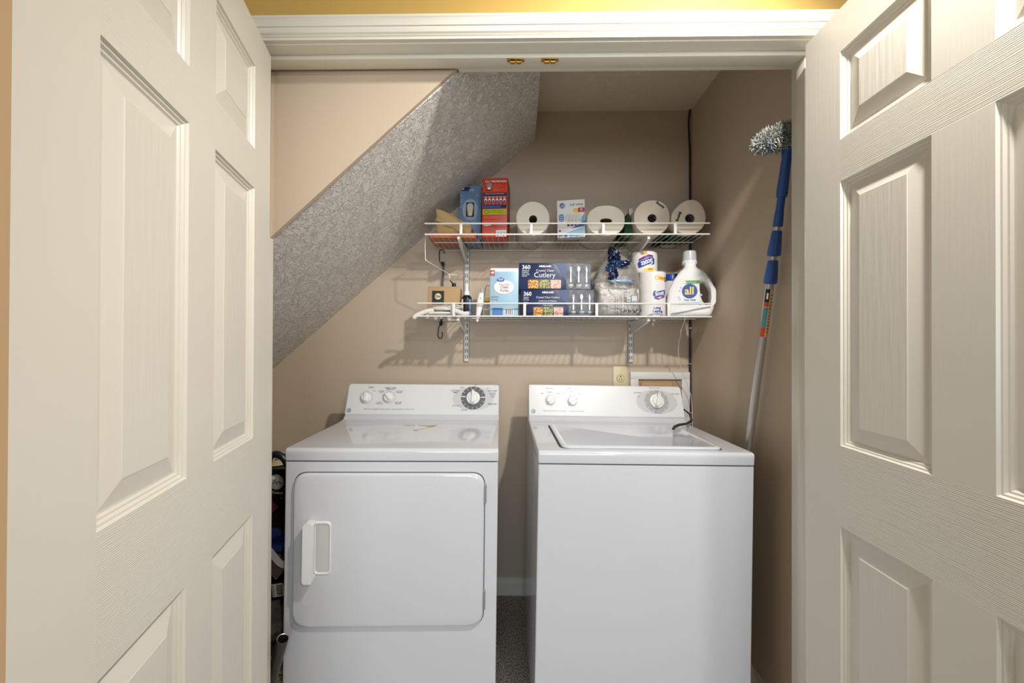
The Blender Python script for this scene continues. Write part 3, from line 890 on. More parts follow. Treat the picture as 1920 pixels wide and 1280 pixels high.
# terracotta tray with folded tan paper
b = MB()
b.prism(rounded([(-0.105, -0.085, 0.03), (0.112, -0.085, 0.02), (0.106, 0.0, 0.01), (0.012, 0.004, 0.008), (0.010, 0.098, 0.02), (-0.105, 0.098, 0.03)], 5), 'z', 0, 0.004, TERRA)
out = rounded([(-0.105, -0.085, 0.03), (0.112, -0.085, 0.02), (0.106, 0.0, 0.01), (0.012, 0.004, 0.008), (0.010, 0.098, 0.02), (-0.105, 0.098, 0.03)], 5)
A = [b.bm.verts.new((u, v, 0.003)) for u, v in out]; B = [b.bm.verts.new((u * 1.05, v * 1.05, 0.020)) for u, v in out]
Cc = [b.bm.verts.new((u * 1.02, v * 1.02, 0.020)) for u, v in out]; Dd = [b.bm.verts.new((u * 0.97, v * 0.97, 0.005)) for u, v in out]
for k in range(len(out)):
    j = (k + 1) % len(out)
    for P, Q in ((A, B), (B, Cc), (Cc, Dd)):
        f = b.bm.faces.new((P[k], P[j], Q[j], Q[k])); f.material_index = b.mi(TERRA)
tag(b.build('tray', loc=(-0.305, 1.890, UZ)), 'shallow terracotta coloured tray at the left end of the upper shelf', 'tray')
def folded(pts, y0, y1, m, seed, puff=0.004):
    b = MB()
    rr = random.Random(seed)
    n = len(pts); N = 10
    # layered wedge made of a puffed outline
    layers = []
    for li, (y, s_) in enumerate(((y0, 0.93), (y0 + 0.004, 1.0), ((y0 + y1)/2, 1.015), (y1 - 0.004, 1.0), (y1, 0.93))):
        cx_ = sum(p[0] for p in pts)/n; cz_ = sum(p[1] for p in pts)/n
        layers.append([b.bm.verts.new((cx_ + (u-cx_)*s_, y + rr.uniform(-1, 1)*0.001, cz_ + (v-cz_)*s_)) for u, v in pts])
    for a in range(len(layers)-1):
        for k in range(n):
            j = (k+1) % n
            f = b.bm.faces.new((layers[a][k], layers[a][j], layers[a+1][j], layers[a+1][k])); f.material_index = b.mi(m)
    b.bm.faces.new(layers[0]); b.bm.faces.new(layers[-1])
    bmesh.ops.recalc_face_normals(b.bm, faces=b.bm.faces)
    return b
t = thing('paper_bag', 'folded tan paper bag slumped in the tray on the upper shelf', 'paper bag', (-0.29, 1.86, UZ + 0.006))
P1 = [(-0.084, 0.094), (-0.090, 0.128), (-0.074, 0.127), (-0.040, 0.113), (0.000, 0.091), (0.040, 0.069), (0.066, 0.055), (0.060, 0.040), (0.020, 0.036), (-0.030, 0.058), (-0.070, 0.066), (-0.092, 0.072)]
b = folded(P1, -0.045, 0.02, TANP, 3); b.build('folded_top', t, angle=0.9)
P2 = [(-0.088, 0.064), (-0.060, 0.060), (-0.020, 0.058), (0.030, 0.048), (0.070, 0.052), (0.076, 0.040), (0.072, 0.010), (0.060, 0.000), (-0.060, 0.000), (-0.080, 0.012)]
b = folded(P2, -0.052, 0.035, TANP, 5); b.build('folded_body', t, angle=0.9)
b = MB()
b.tube(spline([(-0.030, -0.052, 0.105), (0.0, -0.054, 0.088), (0.03, -0.052, 0.066), (0.05, -0.050, 0.056)]), 0.0018, TANP, 6)
b.tube(spline([(-0.050, -0.056, 0.050), (-0.01, -0.060, 0.040), (0.02, -0.060, 0.022), (0.045, -0.056, 0.030)]), 0.0025, TANP, 6)
b.build('crease', t)

# blue bulb carton with a window
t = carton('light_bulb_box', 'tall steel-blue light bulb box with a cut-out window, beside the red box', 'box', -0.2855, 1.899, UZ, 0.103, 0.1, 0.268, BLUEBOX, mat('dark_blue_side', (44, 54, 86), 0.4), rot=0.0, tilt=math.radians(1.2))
b = MB()
W, H_ = 0.1, 0.262
b.plate(0.001, H_ - 0.020, 0.048, H_ - 0.001, NAVY2)
b.text('GE', 0.008, H_ - 0.014, 0.009, WHITE, bold=0.0003)
b.text('LED', 0.042, H_ - 0.020, 0.014, WHITE, y=-0.0008)
b.disc(W/2, H_ * 0.59, 0.036, 0.05, mat('glow_print', (150, 172, 198), 0.4), power=1.0)
b.plate(W/2 - 0.019, H_ * 0.59 - 0.034, W/2 + 0.019, H_ * 0.59 + 0.034, SLOT, y=-0.0006)
for k in range(3):
    for x in (0.009, 0.084):
        b.text('8\nW' if k else '60\nW', x, H_ - 0.040 - k*0.026, 0.010, LBLUE, y=-0.0008, align='CENTER')
b.text('Replacement', 0.005, 0.092, 0.0075, WHITE); b.text('Soft White bulb', 0.005, 0.083, 0.0075, WHITE)
b.build('printed_front', t, smooth=False)
b = MB(); b.lathe([(0.0, -0.030), (0.010, -0.028), (0.0125, -0.01), (0.0155, 0.012), (0.013, 0.026), (0.0, 0.0315)], (W/2, -0.0005, H_ * 0.59), BULBG, 'z', 24, sy=0.10); b.build('bulb_in_window', t)

# orange-red carton
t = carton('cleaner_box', 'tall orange-red box with dark photo band and lime stripe on the upper shelf', 'box', -0.1675, 1.800, UZ, 0.113, 0.125, 0.262, ORANGE, mat('dark_red_side', (120, 40, 24), 0.4), rot=math.radians(-3.5), tilt=math.radians(0.5))
W, H_ = 0.113, 0.262
b = MB()
b.ring(W/2, H_/2, 0, 0, ORANGE2, n=4)
for q in ((0.006, H_ - 0.060, 0.0066, H_ - 0.006), (W - 0.0066, H_ - 0.060, W - 0.006, H_ - 0.006), (0.006, H_ - 0.0066, W - 0.006, H_ - 0.006)): b.plate(*q, ORANGE2)
b.text('6 in 1 PROTECTION', W/2 + 0.004, H_ - 0.019, 0.0108, WHITE, align='CENTER', bold=0.0003)
b.plate(0.018, H_ - 0.040, 0.042, H_ - 0.023, mat('grey_photo_print', (150, 140, 130), 0.4)); b.plate(0.020, H_ - 0.056, 0.040, H_ - 0.041, INKB); b.disc(0.030, H_ - 0.046, 0.008, 0.005, WHITE, y=-0.0006)
for k in range(6): b.text('- ' + ('Stain resistant', 'Protection today', 'Helps clean', 'Spill guard', 'Long protection life', 'Every day')[k], 0.046, H_ - 0.030 - k*0.0058, 0.0058, ORANGE2)
b.plate(0.004, H_ - 0.135, W - 0.004, H_ - 0.065, NAVY2)
b.text('CHECK OUT OUR OTHER SCENTS', W/2, H_ - 0.0725, 0.0056, WHITE, align='CENTER')
for k in range(6):
    x = 0.009 + k * 0.0168
    b.plate(x, H_ - 0.088, x + 0.0135, H_ - 0.081, ORANGE2, y=-0.0006)
    b.plate(x, H_ - 0.119, x + 0.0135, H_ - 0.088, ORANGE if k % 2 else mat('rust_print', (170, 96, 60), 0.4), y=-0.0006)
    b.disc(x + 0.0065, H_ - 0.099, 0.006, 0.0075, WHITE, y=-0.0009, n=16); b.disc(x + 0.0065, H_ - 0.102, 0.0036, 0.0048, NAVY, y=-0.0012, n=12)
b.plate(0.006, H_ - 0.132, W - 0.03, H_ - 0.124, BLUE, y=-0.0006)
b.plate(0.003, H_ - 0.163, W - 0.003, H_ - 0.139, LIME)
b.ring(0.020, H_ - 0.151, 0.007, 0.009, DGREEN, y=-0.0006)
b.text('Recyclable carton please\nrecycle where available', 0.034, H_ - 0.148, 0.0062, DGREEN)
for k in range(7):
    b.plate(0.007, H_ - 0.1715 - k*0.0042 - (0.006 if k > 2 else 0), W - 0.010 - (k*7 % 5)*0.006, H_ - 0.1700 - k*0.0042 - (0.006 if k > 2 else 0), ORANGE2)
b.text('magnet', 0.006, H_ - 0.212, 0.0115, WHITE, bold=0.0004)
for k in range(9): b.plate(0.006, H_ - 0.2195 - k*0.0045, 0.050 + (k * 5 % 4)*0.004, H_ - 0.218 - k*0.0045, ORANGE2)
b.text('CE 100', 0.066, H_ - 0.224, 0.010, ORANGE2)
b.plate(0.063, H_ - 0.262 + 0.002, W - 0.004, H_ - 0.232, WHITE)
for k in range(9): b.plate(0.067 + k*0.0046, 0.004, 0.067 + k*0.0046 + (0.0012, 0.0024, 0.0008)[k % 3], 0.027, INK, y=-0.0006)
b.build('printed_front', t, smooth=False)

def paper_roll(name, label, cx, cz, rx, rz, y0, y1, m, core, hole=(0.019, 0.019), power=1.0, hx=0.0, hz=0.004, rot=0.0, shapef=None, closed_core=None, rise=0.0):
    t = thing(name, label, 'paper towel roll' if 'roll' in name else name, (cx, y0, cz))
    n = 56; L = y1 - y0
    def pt(a, s_):
        k = shapef(a) if shapef else 1.0
        u = rx * k * s_ * math.copysign(abs(math.cos(a)) ** power, math.cos(a)); v = rz * k * s_ * math.copysign(abs(math.sin(a)) ** power, math.sin(a))
        return u, v
    b = MB(); rings = []
    for s_, y in ((1.0, L), (1.0, 0.005), (0.985, 0.001), (0.96, 0.0)):
        rings.append([b.bm.verts.new((pt(2*PI*k/n, s_)[0], y, pt(2*PI*k/n, s_)[1])) for k in range(n)])
    hr = [b.bm.verts.new((hx + hole[0]*math.copysign(abs(math.cos(2*PI*k/n)) ** hole_pow, math.cos(2*PI*k/n)), 0.0, hz + hole[1]*math.sin(2*PI*k/n))) for k in range(n)] if (hole_pow := 1.0) else None
    rings.append(hr)
    for a in range(len(rings)-1):
        for k in range(n):
            j = (k+1) % n; f = b.bm.faces.new((rings[a][k], rings[a][j], rings[a+1][j], rings[a+1][k])); f.material_index = b.mi(m)
    # back ring face
    hb = [b.bm.verts.new((v.co.x, L, v.co.z)) for v in hr]
    for k in range(n):
        j = (k+1) % n; f = b.bm.faces.new((rings[0][j], rings[0][k], hb[k], hb[j])); f.material_index = b.mi(m)
    bmesh.ops.recalc_face_normals(b.bm, faces=b.bm.faces)
    b.build('paper', t, angle=0.5)
    b = MB(); A = []; 
    for y in (0.0008, L - 0.0008): A.append([b.bm.verts.new((v_[0], y, v_[1])) for v_ in [(hx + (hole[0])*math.cos(2*PI*k/n), hz + hole[1]*math.sin(2*PI*k/n)) for k in range(n)]])
    for k in range(n):
        j = (k+1) % n; f = b.bm.faces.new((A[0][j], A[0][k], A[1][k], A[1][j])); f.material_index = b.mi(core)
    f = b.bm.faces.new(A[1]); f.material_index = b.mi(core)
    b.build('core_tube', t)
    return t
paper_roll('paper_towel_roll', 'bare cream paper towel roll with a round core, leftmost on the upper shelf', 0.0585, UZ + 0.0755, 0.0735, 0.0755, 1.775, 2.028, PAPER, CORE, hole=(0.018, 0.0185), hz=-0.004, hx=0.001)
paper_roll('paper_towel_roll', 'bare cream paper towel roll with a squashed core, right of the bulb box', 0.378, UZ + 0.0665, 0.0825, 0.0665, 1.775, 2.028, PAPER, CORE, hole=(0.0265, 0.011), power=0.88, hz=-0.002)
sf = lambda a: 1.0 + 0.035 * math.exp(-((a - 1.3) / 0.35) ** 2) 
r3 = paper_roll('wrapped_paper_roll', 'plastic-wrapped paper towel roll with dark print over its upper right rim', 0.578, UZ + 0.0785, 0.078, 0.0765, 1.775, 2.028, PLAST_WRAP, FOILG, hole=(0.0195, 0.0185), power=0.92, hz=-0.003, shapef=lambda a: 1.0 - 0.01*math.cos(3*a))
def lump(a):
    return 1.0 + 0.10 * math.exp(-(((a - 1.15) + PI) % (2*PI) - PI) ** 2 / 0.25) - 0.09 * math.exp(-(((a - 2.35) + PI) % (2*PI) - PI) ** 2 / 0.3)
r4 = paper_roll('wrapped_paper_roll', 'lopsided plastic-wrapped paper towel roll nearest the right wall, dark print at left', 0.7355, UZ + 0.0785, 0.0755, 0.0745, 1.775, 2.028, PLAST_WRAP, FOILG, hole=(0.021, 0.0195), hz=-0.004, hx=0.006, shapef=lump)
for r_ in (r3, r4):
    r_['category'] = 'paper towel roll'
b = MB(); b.text('Bounty', 0.016, 0.0640, 0.0145, INKB, y=-0.0012, bold=0.0008, rot=-0.62); b.build('brand_print', r3, smooth=False)
b = MB(); b.text('Bounty', -0.046, -0.018, 0.0155, INKB, y=-0.0012, bold=0.0008, rot=1.25); b.build('brand_print', r4, smooth=False)

# GE bulb card box, a little turned
t = carton('light_bulb_box', 'white light bulb box with four bulbs pictured, between two bare paper rolls', 'box', 0.170, 1.812, UZ, 0.122, 0.055, 0.166, WHITEPL, rot=math.radians(-7), tilt=math.radians(-1.0))
W, H_ = 0.122, 0.166
b = MB()
MONO = mat('navy_monogram_print', (40, 60, 120), 0.4)
b.disc(0.023, H_ - 0.024, 0.0125, 0.0125, MONO); b.ring(0.023, H_ - 0.024, 0.0098, 0.0107, WHITE, y=-0.0007, n=28)
b.text('GE', 0.023, H_ - 0.0295, 0.0145, WHITE, y=-0.0008, align='CENTER', shear=0.25, sx=0.8, bold=0.0002)
b.build('round_logo', t, smooth=False); b = MB()
b.text('soft white', W - 0.006, H_ - 0.026, 0.0155, INKB, align='RIGHT', sx=0.95); b.text('60 watt', W - 0.006, H_ - 0.034, 0.006, INK, align='RIGHT')
b.poly(rounded([(0.070, H_ - 0.058, 0.009), (0.096, H_ - 0.058, 0), (0.096, H_ - 0.038, 0), (0.070, H_ - 0.038, 0.009)], 5), YELP)
b.poly(rounded([(0.092, H_ - 0.057, 0.006), (W - 0.001, H_ - 0.057, 0), (W - 0.001, H_ - 0.037, 0), (0.092, H_ - 0.037, 0.006)], 5), RED, y=-0.0006)
b.text('60', 0.107, H_ - 0.0475, 0.010, WHITE, y=-0.0009, align='CENTER', bold=0.0003); b.text('WATTS', 0.107, H_ - 0.0545, 0.0052, WHITE, y=-0.0009, align='CENTER')
b.build('lettering', t, smooth=False); b = MB()
b.poly(rounded([(0.008, H_ - 0.095, 0.009), (0.030, H_ - 0.095, 0.009), (0.030, H_ - 0.062, 0.009), (0.008, H_ - 0.062, 0.009)], 5), mat('mid_blue_print', (84, 134, 190), 0.4))
b.text('43w\nuses\nless', 0.019, H_ - 0.073, 0.0088, WHITE, y=-0.0007, align='CENTER')
b.poly([(0.088, H_ - 0.105), (W - 0.001, H_ - 0.062), (W - 0.001, H_ - 0.112), (0.09, H_ - 0.112)], SKYB, y=-0.0003)
b.poly([(0.095, H_ - 0.112), (W - 0.001, H_ - 0.095), (W - 0.001, H_ - 0.118), (0.06, H_ - 0.128)], BLUE, y=-0.0005)
b.poly([(0.035, H_ - 0.148), (W - 0.001, H_ - 0.118), (W - 0.001, H_ - 0.150), (0.035, H_ - 0.152)], LBLUE, y=-0.0004)
b.plate(0.004, 0.004, 0.024, 0.010, INK); b.plate(0.030, 0.003, 0.044, 0.012, BLUE, y=-0.0007); b.plate(0.052, 0.003, 0.105, 0.009, SKYB, y=-0.0007); b.plate(0.008, 0.026, 0.015, 0.034, NAVY, y=-0.0007)
b.build('printed_front', t, smooth=False)
b = MB()
BP = mat('bulb_picture_print', (222, 218, 212), 0.35)
BP2 = mat('bulb_picture_shadow', (196, 190, 184), 0.4)
for k in range(4):
    x = 0.049 + k*0.0155
    b.disc(x, H_ - 0.079, 0.0128, 0.0155, BP2, y=-0.0009 - k*0.0004, n=24); b.disc(x + 0.0012, H_ - 0.079, 0.0118, 0.0148, BP, y=-0.0010 - k*0.0004, n=24)
    b.poly([(x - 0.0095, H_ - 0.089), (x + 0.0115, H_ - 0.089), (x + 0.007, H_ - 0.106), (x - 0.006, H_ - 0.106)], BP, y=-0.0011 - k*0.0004)
    b.disc(x + 0.001, H_ - 0.091, 0.0016, 0.0028, INKB, y=-0.0013 - k*0.0004, n=8)
    b.plate(x - 0.0052, H_ - 0.118, x + 0.0062, H_ - 0.107, GREY3, y=-0.0011 - k*0.0004)
b.build('bulb_picture', t, smooth=False)

# green bottle and green plastic under the rolls
b = MB(); b.prism([(-0.021, 0.0), (0.023, 0.0), (0.018, 0.03), (0.013, 0.085), (0.005, 0.108), (-0.003, 0.108), (-0.009, 0.080), (-0.015, 0.03)], 'y', -0.085, 0.085, DGREEN)
tag(b.build('green_pouch', loc=(0.483, 1.895, UZ), smooth=False), 'dark green plastic pouch wedged upright between a bare roll and a wrapped roll', 'pouch')
b = MB()
b.prism(rounded([(0.622, 1.80, 0.02), (0.79, 1.81, 0.02), (0.80, 1.93, 0.03), (0.64, 1.95, 0.03)], 4), 'z', 0, 0.0012, DGREEN)
b.prism(rounded([(0.643, 0.0, 0.0), (0.671, 0.0, 0), (0.660, 0.030, 0.004), (0.654, 0.030, 0.004)], 3), 'y', 1.81, 1.99, DGREEN)
tag(b.build('green_plastic_sheet', loc=(0, 0, UZ)), 'dark green plastic sheet lying under the two wrapped paper rolls', 'plastic sheet')

# ------------------------------------------------------------------ things on the lower shelf
LZ = SH['lower']['z'] + 0.0003
# cutlery boxes
def cutlery(x, y, z, w, h, lower, label, rot):
    t = carton('cutlery_box', label, 'box', x, y, z, w, 0.19, h, NAVY, NAVY2, rot=rot)
    b = MB()
    sx0 = w * 0.655
    b.plate(sx0, 0.0012, w - 0.001, h - 0.001, SILV)
    b.poly([(w*0.50, h - 0.001), (w*0.66, h - 0.001), (w*0.66, h*0.30), (w*0.60, h*0.55)], mat('blue_fade_print', (62, 80, 124), 0.3), y=-0.0004)
    k = 0.96 if not lower else 0.92
    b.text('360', 0.012, h - 0.027, 0.026 * k, WHITE, y=-0.0008, bold=0.0005)
    if not lower:
        b.text('PREMIUM\nWEIGHT\nFULL SIZE\nPIECES', 0.012, h - 0.037, 0.0078, WHITE, y=-0.0008)
        b.text('KIRKLAND', w*0.36, h - 0.018, 0.0105, WHITE, y=-0.0008, align='CENTER', bold=0.0005, shear=0.2, sx=1.05)
        b.text('Signature', w*0.36, h - 0.0235, 0.0055, RED, y=-0.0008, align='CENTER', shear=0.3)
        b.text('Crystal Clear', w*0.36, h - 0.038, 0.0145, WHITE, y=-0.0008, align='CENTER', sx=1.02)
        b.text('Cutlery', w*0.355, h - 0.063, 0.031, WHITE, y=-0.0008, align='CENTER')
        p0, p1 = 0.005, 0.043
    else:
        b.text('PREMIUM\nWEIGHT\nFULL SIZE', 0.012, h - 0.036, 0.0058, WHITE, y=-0.0008)
        b.text('PLATOS\nGRANDES\nPIEZAS', 0.012, h - 0.058, 0.0054, WHITE, y=-0.0008)
        b.text('KIRKLAND', w*0.37, h - 0.016, 0.0105, WHITE, y=-0.0008, align='CENTER', bold=0.0005, shear=0.2)
        b.text('Crystal Clear Cutlery', w*0.37, h - 0.038, 0.0118, WHITE, y=-0.0008, align='CENTER')
        b.text('Cubiertos de Pl\u00e1stico\nTransparente Acabado\nTipo Cristal', w*0.37, h - 0.053, 0.0092, WHITE, y=-0.0008, align='CENTER')
        p0, p1 = 0.002, 0.040
    b.build('printed_front', t, smooth=False)
    for i, fm in enumerate((FOOD1, FOOD2, FOOD3)):
        b = MB()
        x0 = w * (0.125 if not lower else 0.175) + i * w * (0.156 if not lower else 0.139)
        b.poly(rounded([(x0, p0, 0.002), (x0 + w*(0.145 if not lower else 0.128), p0, 0.002), (x0 + w*(0.145 if not lower else 0.128), p1, 0.002), (x0, p1, 0.002)], 3), fm, y=-0.0007)
        b.build('food_photo', t, smooth=False)
    ctr = [sx0 + w*0.065, sx0 + w*0.175, sx0 + w*0.285]
    for i, cx_ in enumerate(ctr):
        b = MB()
        z0, z1 = 0.030, h - 0.012
        if lower: z0, z1 = 0.026, h - 0.018
        b.poly([(cx_ - 0.0022, z0 + 0.05), (cx_ - 0.0034, z0 + 0.004), (cx_, z0), (cx_ + 0.0034, z0 + 0.004), (cx_ + 0.0022, z0 + 0.05)], WHITE, y=-0.0008)
        if i == 0:
            b.poly([(cx_ - 0.0022, z0 + 0.045), (cx_ + 0.0022, z0 + 0.045), (cx_ + 0.0042, z1 - 0.016), (cx_ - 0.0042, z1 - 0.016)], WHITE, y=-0.0010)
            for q in (-1.2, -0.4, 0.4, 1.2): b.plate(cx_ + q*0.0028 - 0.0006, z1 - 0.018, cx_ + q*0.0028 + 0.0006, z1 - 0.004, WHITE, y=-0.0008)
        elif i == 1:
            b.disc(cx_, z1 - 0.014, 0.0062, 0.0125, WHITE, y=-0.0008, n=20)
        else:
            b.poly([(cx_ - 0.0022, z0 + 0.045), (cx_ + 0.0026, z0 + 0.045), (cx_ + 0.0046, z1 - 0.02), (cx_ - 0.0008, z1), (cx_ - 0.0034, z1 - 0.01)], WHITE, y=-0.0010)
        if not (lower and i == 2) or True:
            b.text(('180', '120', '60')[i], cx_, 0.0145, 0.0145 if not lower else 0.0125, WHITE, y=-0.0010, align='CENTER', bold=0.0003)
            b.text(('FORKS', 'SPOONS', 'KNIVES')[i], cx_, 0.0085, 0.0052, WHITE, y=-0.0010, align='CENTER')
        b.build('cutlery_picture', t, smooth=False)
    return t
cutlery(0.0065, 1.790, LZ, 0.3235, 0.118, True, 'navy cutlery box at the bottom of the two-box stack', math.radians(0.6))
cutlery(-0.0005, 1.788, LZ + 0.1182, 0.3165, 0.117, False, 'navy cutlery box with large Cutlery lettering, on top of the stack', math.radians(1.0))

# forks box
t = thing('forks_box', 'pale blue box of clear forks with an open flap, left of the cutlery boxes', 'box', (-0.1285, 1.770, LZ + 0.001), (0, math.radians(0.4), math.radians(-1)))
W, H_ = 0.124, 0.203
b = MB(); b.box(0, W, 0, 0.062, 0, H_, LBLUE, 0.001); b.build('carton', t)
b = MB(); b.prism([(0.0, H_ - 0.010), (-0.001, H_ + 0.003), (0.014, H_ + 0.009), (0.052, H_ + 0.007), (0.066, H_ + 0.008), (0.010, H_ + 0.004), (0.005, H_ - 0.006)], 'x', 0.002, W - 0.001, WHITE); b.build('top_flap', t, smooth=False)
b = MB()
b.plate(-0.0003, H_ - 0.029, 0.020, H_ - 0.004, RED); b.text('48', 0.010, H_ - 0.019, 0.014, WHITE, y=-0.0008, align='CENTER', bold=0.0004); b.text('forks', 0.010, H_ - 0.026, 0.0055, WHITE, y=-0.0008, align='CENTER')
b.disc(0.060, H_ - 0.077, 0.045, 0.0305, mat('burgundy_print', (130, 50, 70), 0.4), y=-0.0003, n=48); b.disc(0.0605, H_ - 0.077, 0.0442, 0.0302, WHITE, y=-0.0005, n=48)
b.disc(0.046, H_ - 0.046, 0.0165, 0.0098, NAVY, y=-0.0007, n=32); b.disc(0.046, H_ - 0.046, 0.0155, 0.0090, BLUE, y=-0.0009, n=32)
b.text('Great', 0.046, H_ - 0.0455, 0.0095, WHITE, y=-0.0012, align='CENTER', bold=0.0003); b.text('Value', 0.046, H_ - 0.053, 0.0075, WHITE, y=-0.0012, align='CENTER')
BG = mat('burgundy_ink', (140, 60, 70), 0.4)
b.text('Everyday', 0.062, H_ - 0.070, 0.0125, BG, y=-0.0008, align='CENTER'); b.text('Clear', 0.063, H_ - 0.083, 0.0165, BG, y=-0.0008, align='CENTER', bold=0.0003); b.text('Forks', 0.063, H_ - 0.098, 0.0165, BG, y=-0.0008, align='CENTER', bold=0.0003)
b.text('Reliable\nStrong', 0.004, H_ - 0.124, 0.011, BG, y=-0.0008)
b.ring(0.077, H_ - 0.149, 0.003, 0.0042, INK, y=-0.0006, n=20); b.text('please recycle', 0.086, H_ - 0.151, 0.006, INK, y=-0.0008)
b.plate(0.012, 0.004, 0.055, 0.034, BLUE); 
for k in range(4): b.plate(0.015, 0.008 + k*0.006, 0.052, 0.0102 + k*0.006, SKYB, y=-0.0007)
b.plate(0.062, 0.004, 0.104, 0.034, WHITE)
for k in range(8): b.plate(0.066 + k*0.0045, 0.006, 0.0665 + k*0.0045 + (0.0012, 0.0025, 0.0008, 0.002)[k % 4], 0.030, INKB, y=-0.0007)
b.plate(0.108, 0.030, 0.123, 0.0315, INK)
b.build('printed_front', t, smooth=False)

# hanging hardware packet with a loop of wire
t = thing('wire_packet', 'yellow and white card packet with a dark wire loop, half behind the forks box', 'packet', (-0.166, 1.842, LZ))
b = MB(); b.box(0, 0.07, 0, 0.018, 0, 0.087, mat('packet_card', (226, 218, 196), 0.5), 0.002); b.build('packet', t)
b = MB(); b.plate(0.0005, 0.058, 0.0695, 0.086, YELP); b.plate(0.006, 0.060, 0.03, 0.072, mat('brown_photo_print', (130, 80, 60), 0.5), y=-0.0006)
b.text('STRAP', 0.004, 0.048, 0.010, INKB, y=-0.0008); b.text('WIRE', 0.004, 0.040, 0.008, INKB, y=-0.0008); b.plate(0.006, 0.004, 0.04, 0.03, PURPLE if False else mat('beige_photo_print', (190, 160, 130), 0.5), y=-0.0006); b.build('printed_front', t, smooth=False)
b = MB(); b.tube(spline([(0.004, 0.006, 0.084), (0.010, 0.006, 0.115), (0.014, 0.006, 0.138), (0.019, 0.006, 0.143), (0.05, 0.006, 0.142)]), 0.0012, INKB, 6); b.build('wire_loop', t)

# slender white tube poking down in front
t = thing('sealant_tube', 'slim white tapered tube with a green mark, poked through the front of the lower shelf', 'tube', (-0.182, 1.7535, 1.349), (math.radians(-3), math.radians(8), 0))
b = MB()
b.lathe([(0.0, 0.0), (0.004, 0.001), (0.0062, 0.010), (0.0085, 0.022), (0.0135, 0.060), (0.0145, 0.085)], (0, 0, 0), WHITEPL, 'z', 20, sy=0.55)
b.lathe([(0.0145, 0.085), (0.0120, 0.115), (0.008, 0.131), (0.0, 0.132)], (0, 0, 0), WHITEPL, 'z', 20, sy=0.55); b.build('body', t)
b = MB(); b.lathe([(0.0075, 0.126), (0.0078, 0.140), (0.005, 0.146), (0, 0.147)], (0, 0, 0), mat('clear_grey_cap', (170, 165, 160), 0.3), 'z', 16, sy=0.7); b.build('cap', t)
b = MB(); b.poly([(-0.0025, 0.100), (0.0035, 0.100), (0.0005, 0.107)], GREEN, y=-0.0078); b.build('printed_mark', t, smooth=False)

# black glue bottle
t = thing('glue_bottle', 'small black bottle with white nozzle, right of the cardboard box', 'bottle', (-0.232, 1.788, LZ))
b = MB(); b.lathe([(0.0215, 0), (0.0235, 0.003), (0.0235, 0.070), (0.0225, 0.078), (0.017, 0.088), (0.0125, 0.092), (0, 0.092)], (0, 0, 0), BLACK, 'z', 32); b.build('body', t)
b = MB(); b.lathe([(0.0125, 0.090), (0.0125, 0.104), (0.0115, 0.108), (0.0075, 0.112), (0.0045, 0.140), (0.003, 0.148), (0, 0.148)], (0, 0, 0), WHITEPL, 'z', 24); b.build('nozzle', t)
b = MB()
for a0, a1, m in ((-2.9, -2.15, WHITE), (-1.05, -0.35, mat('denim_blue_print', (104, 136, 184), 0.4))):
    vs = [[b.bm.verts.new((0.0238*math.cos(a0 + (a1-a0)*k/8), 0.0238*math.sin(a0 + (a1-a0)*k/8), z)) for k in range(9)] for z in (0.004, 0.074)]
    for k in range(8):
        f = b.bm.faces.new((vs[0][k], vs[0][k+1], vs[1][k+1], vs[1][k])); f.material_index = b.mi(m)
b.build('wrap_label', t)

# cardboard box
t = thing('cardboard_box', 'small brown cardboard box with a black square label, left end of the lower shelf', 'box', (-0.4115, 1.808, LZ + 0.0018), (0, math.radians(0.6), math.radians(0.5)))
W, H_ = 0.146, 0.128
b = MB(); b.box(0, W, 0, 0.07, 0, H_, KRAFT, 0.002); b.build('carton', t)
b = MB(); b.box(0.001, W - 0.001, 0.0, 0.0025, H_ - 0.001, H_ + 0.005, KRAFT, 0.001); b.box(0.003, W - 0.003, 0.035, 0.036, H_, H_ + 0.002, SLOT); b.build('lid_flap', t)
b = MB(); b.plate(0.020, 0.052, 0.074, H_ - 0.015, INKB); b.disc(0.047, 0.088, 0.0142, 0.0142, mat('cream_round_print', (226, 214, 160), 0.5), y=-0.0007)
b.text('Orr', 0.047, 0.0835, 0.0145, INKB, y=-0.001, align='CENTER', bold=0.0006); b.build('black_label', t, smooth=False)
b = MB(); b.plate(0.104, 0.098, 0.114, 0.0985, mat('scratch_brown', (130, 96, 60), 0.8)); b.build('scratch', t, smooth=False)

# knit work gloves lying over the rail
def glove(t, base, seed, flip):
    bx, by, bz = base
    b = MB()
    b.blob((bx, by, bz), (0.062, 0.038, 0.013), GLOVE, 0.22, 1.6, seed, 4)
    b.blob((bx + 0.055*flip, by + 0.006, bz + 0.002), (0.034, 0.032, 0.012), GLOVE, 0.2, 2.2, seed + 1, 3)
    return b
gx = -0.345
b = glove(None, (gx + 0.016, 1.778, LZ + 0.034), 3, 1)
fing = [[(gx - 0.03, 1.765, LZ + 0.026), (gx - 0.062, 1.752, LZ + 0.016), (gx - 0.098, 1.742, LZ + 0.000), (gx - 0.112, 1.738, LZ - 0.016)],
        [(gx + 0.05, 1.762, LZ + 0.026), (gx + 0.078, 1.752, LZ + 0.018), (gx + 0.105, 1.757, LZ + 0.008), (gx + 0.128, 1.765, LZ + 0.0125)]]
for P in fing: b.tube(spline(P), [0.010] * (len(spline(P)) - 2) + [0.008, 0.003], GLOVE, 12)
tag(b.build('work_glove', angle=1.2), 'white knit work glove with rubber dots, lying on top of another glove', 'glove')
b = MB()
b.blob((gx + 0.004, 1.784, LZ + 0.0105), (0.080, 0.040, 0.0098), GLOVE, 0.12, 2.0, 9, 4)
tag(b.build('work_glove', angle=1.2), 'white knit work glove under the other one, fingertips sagging between shelf wires', 'glove')
u = bpy.data.objects['work_glove.001']
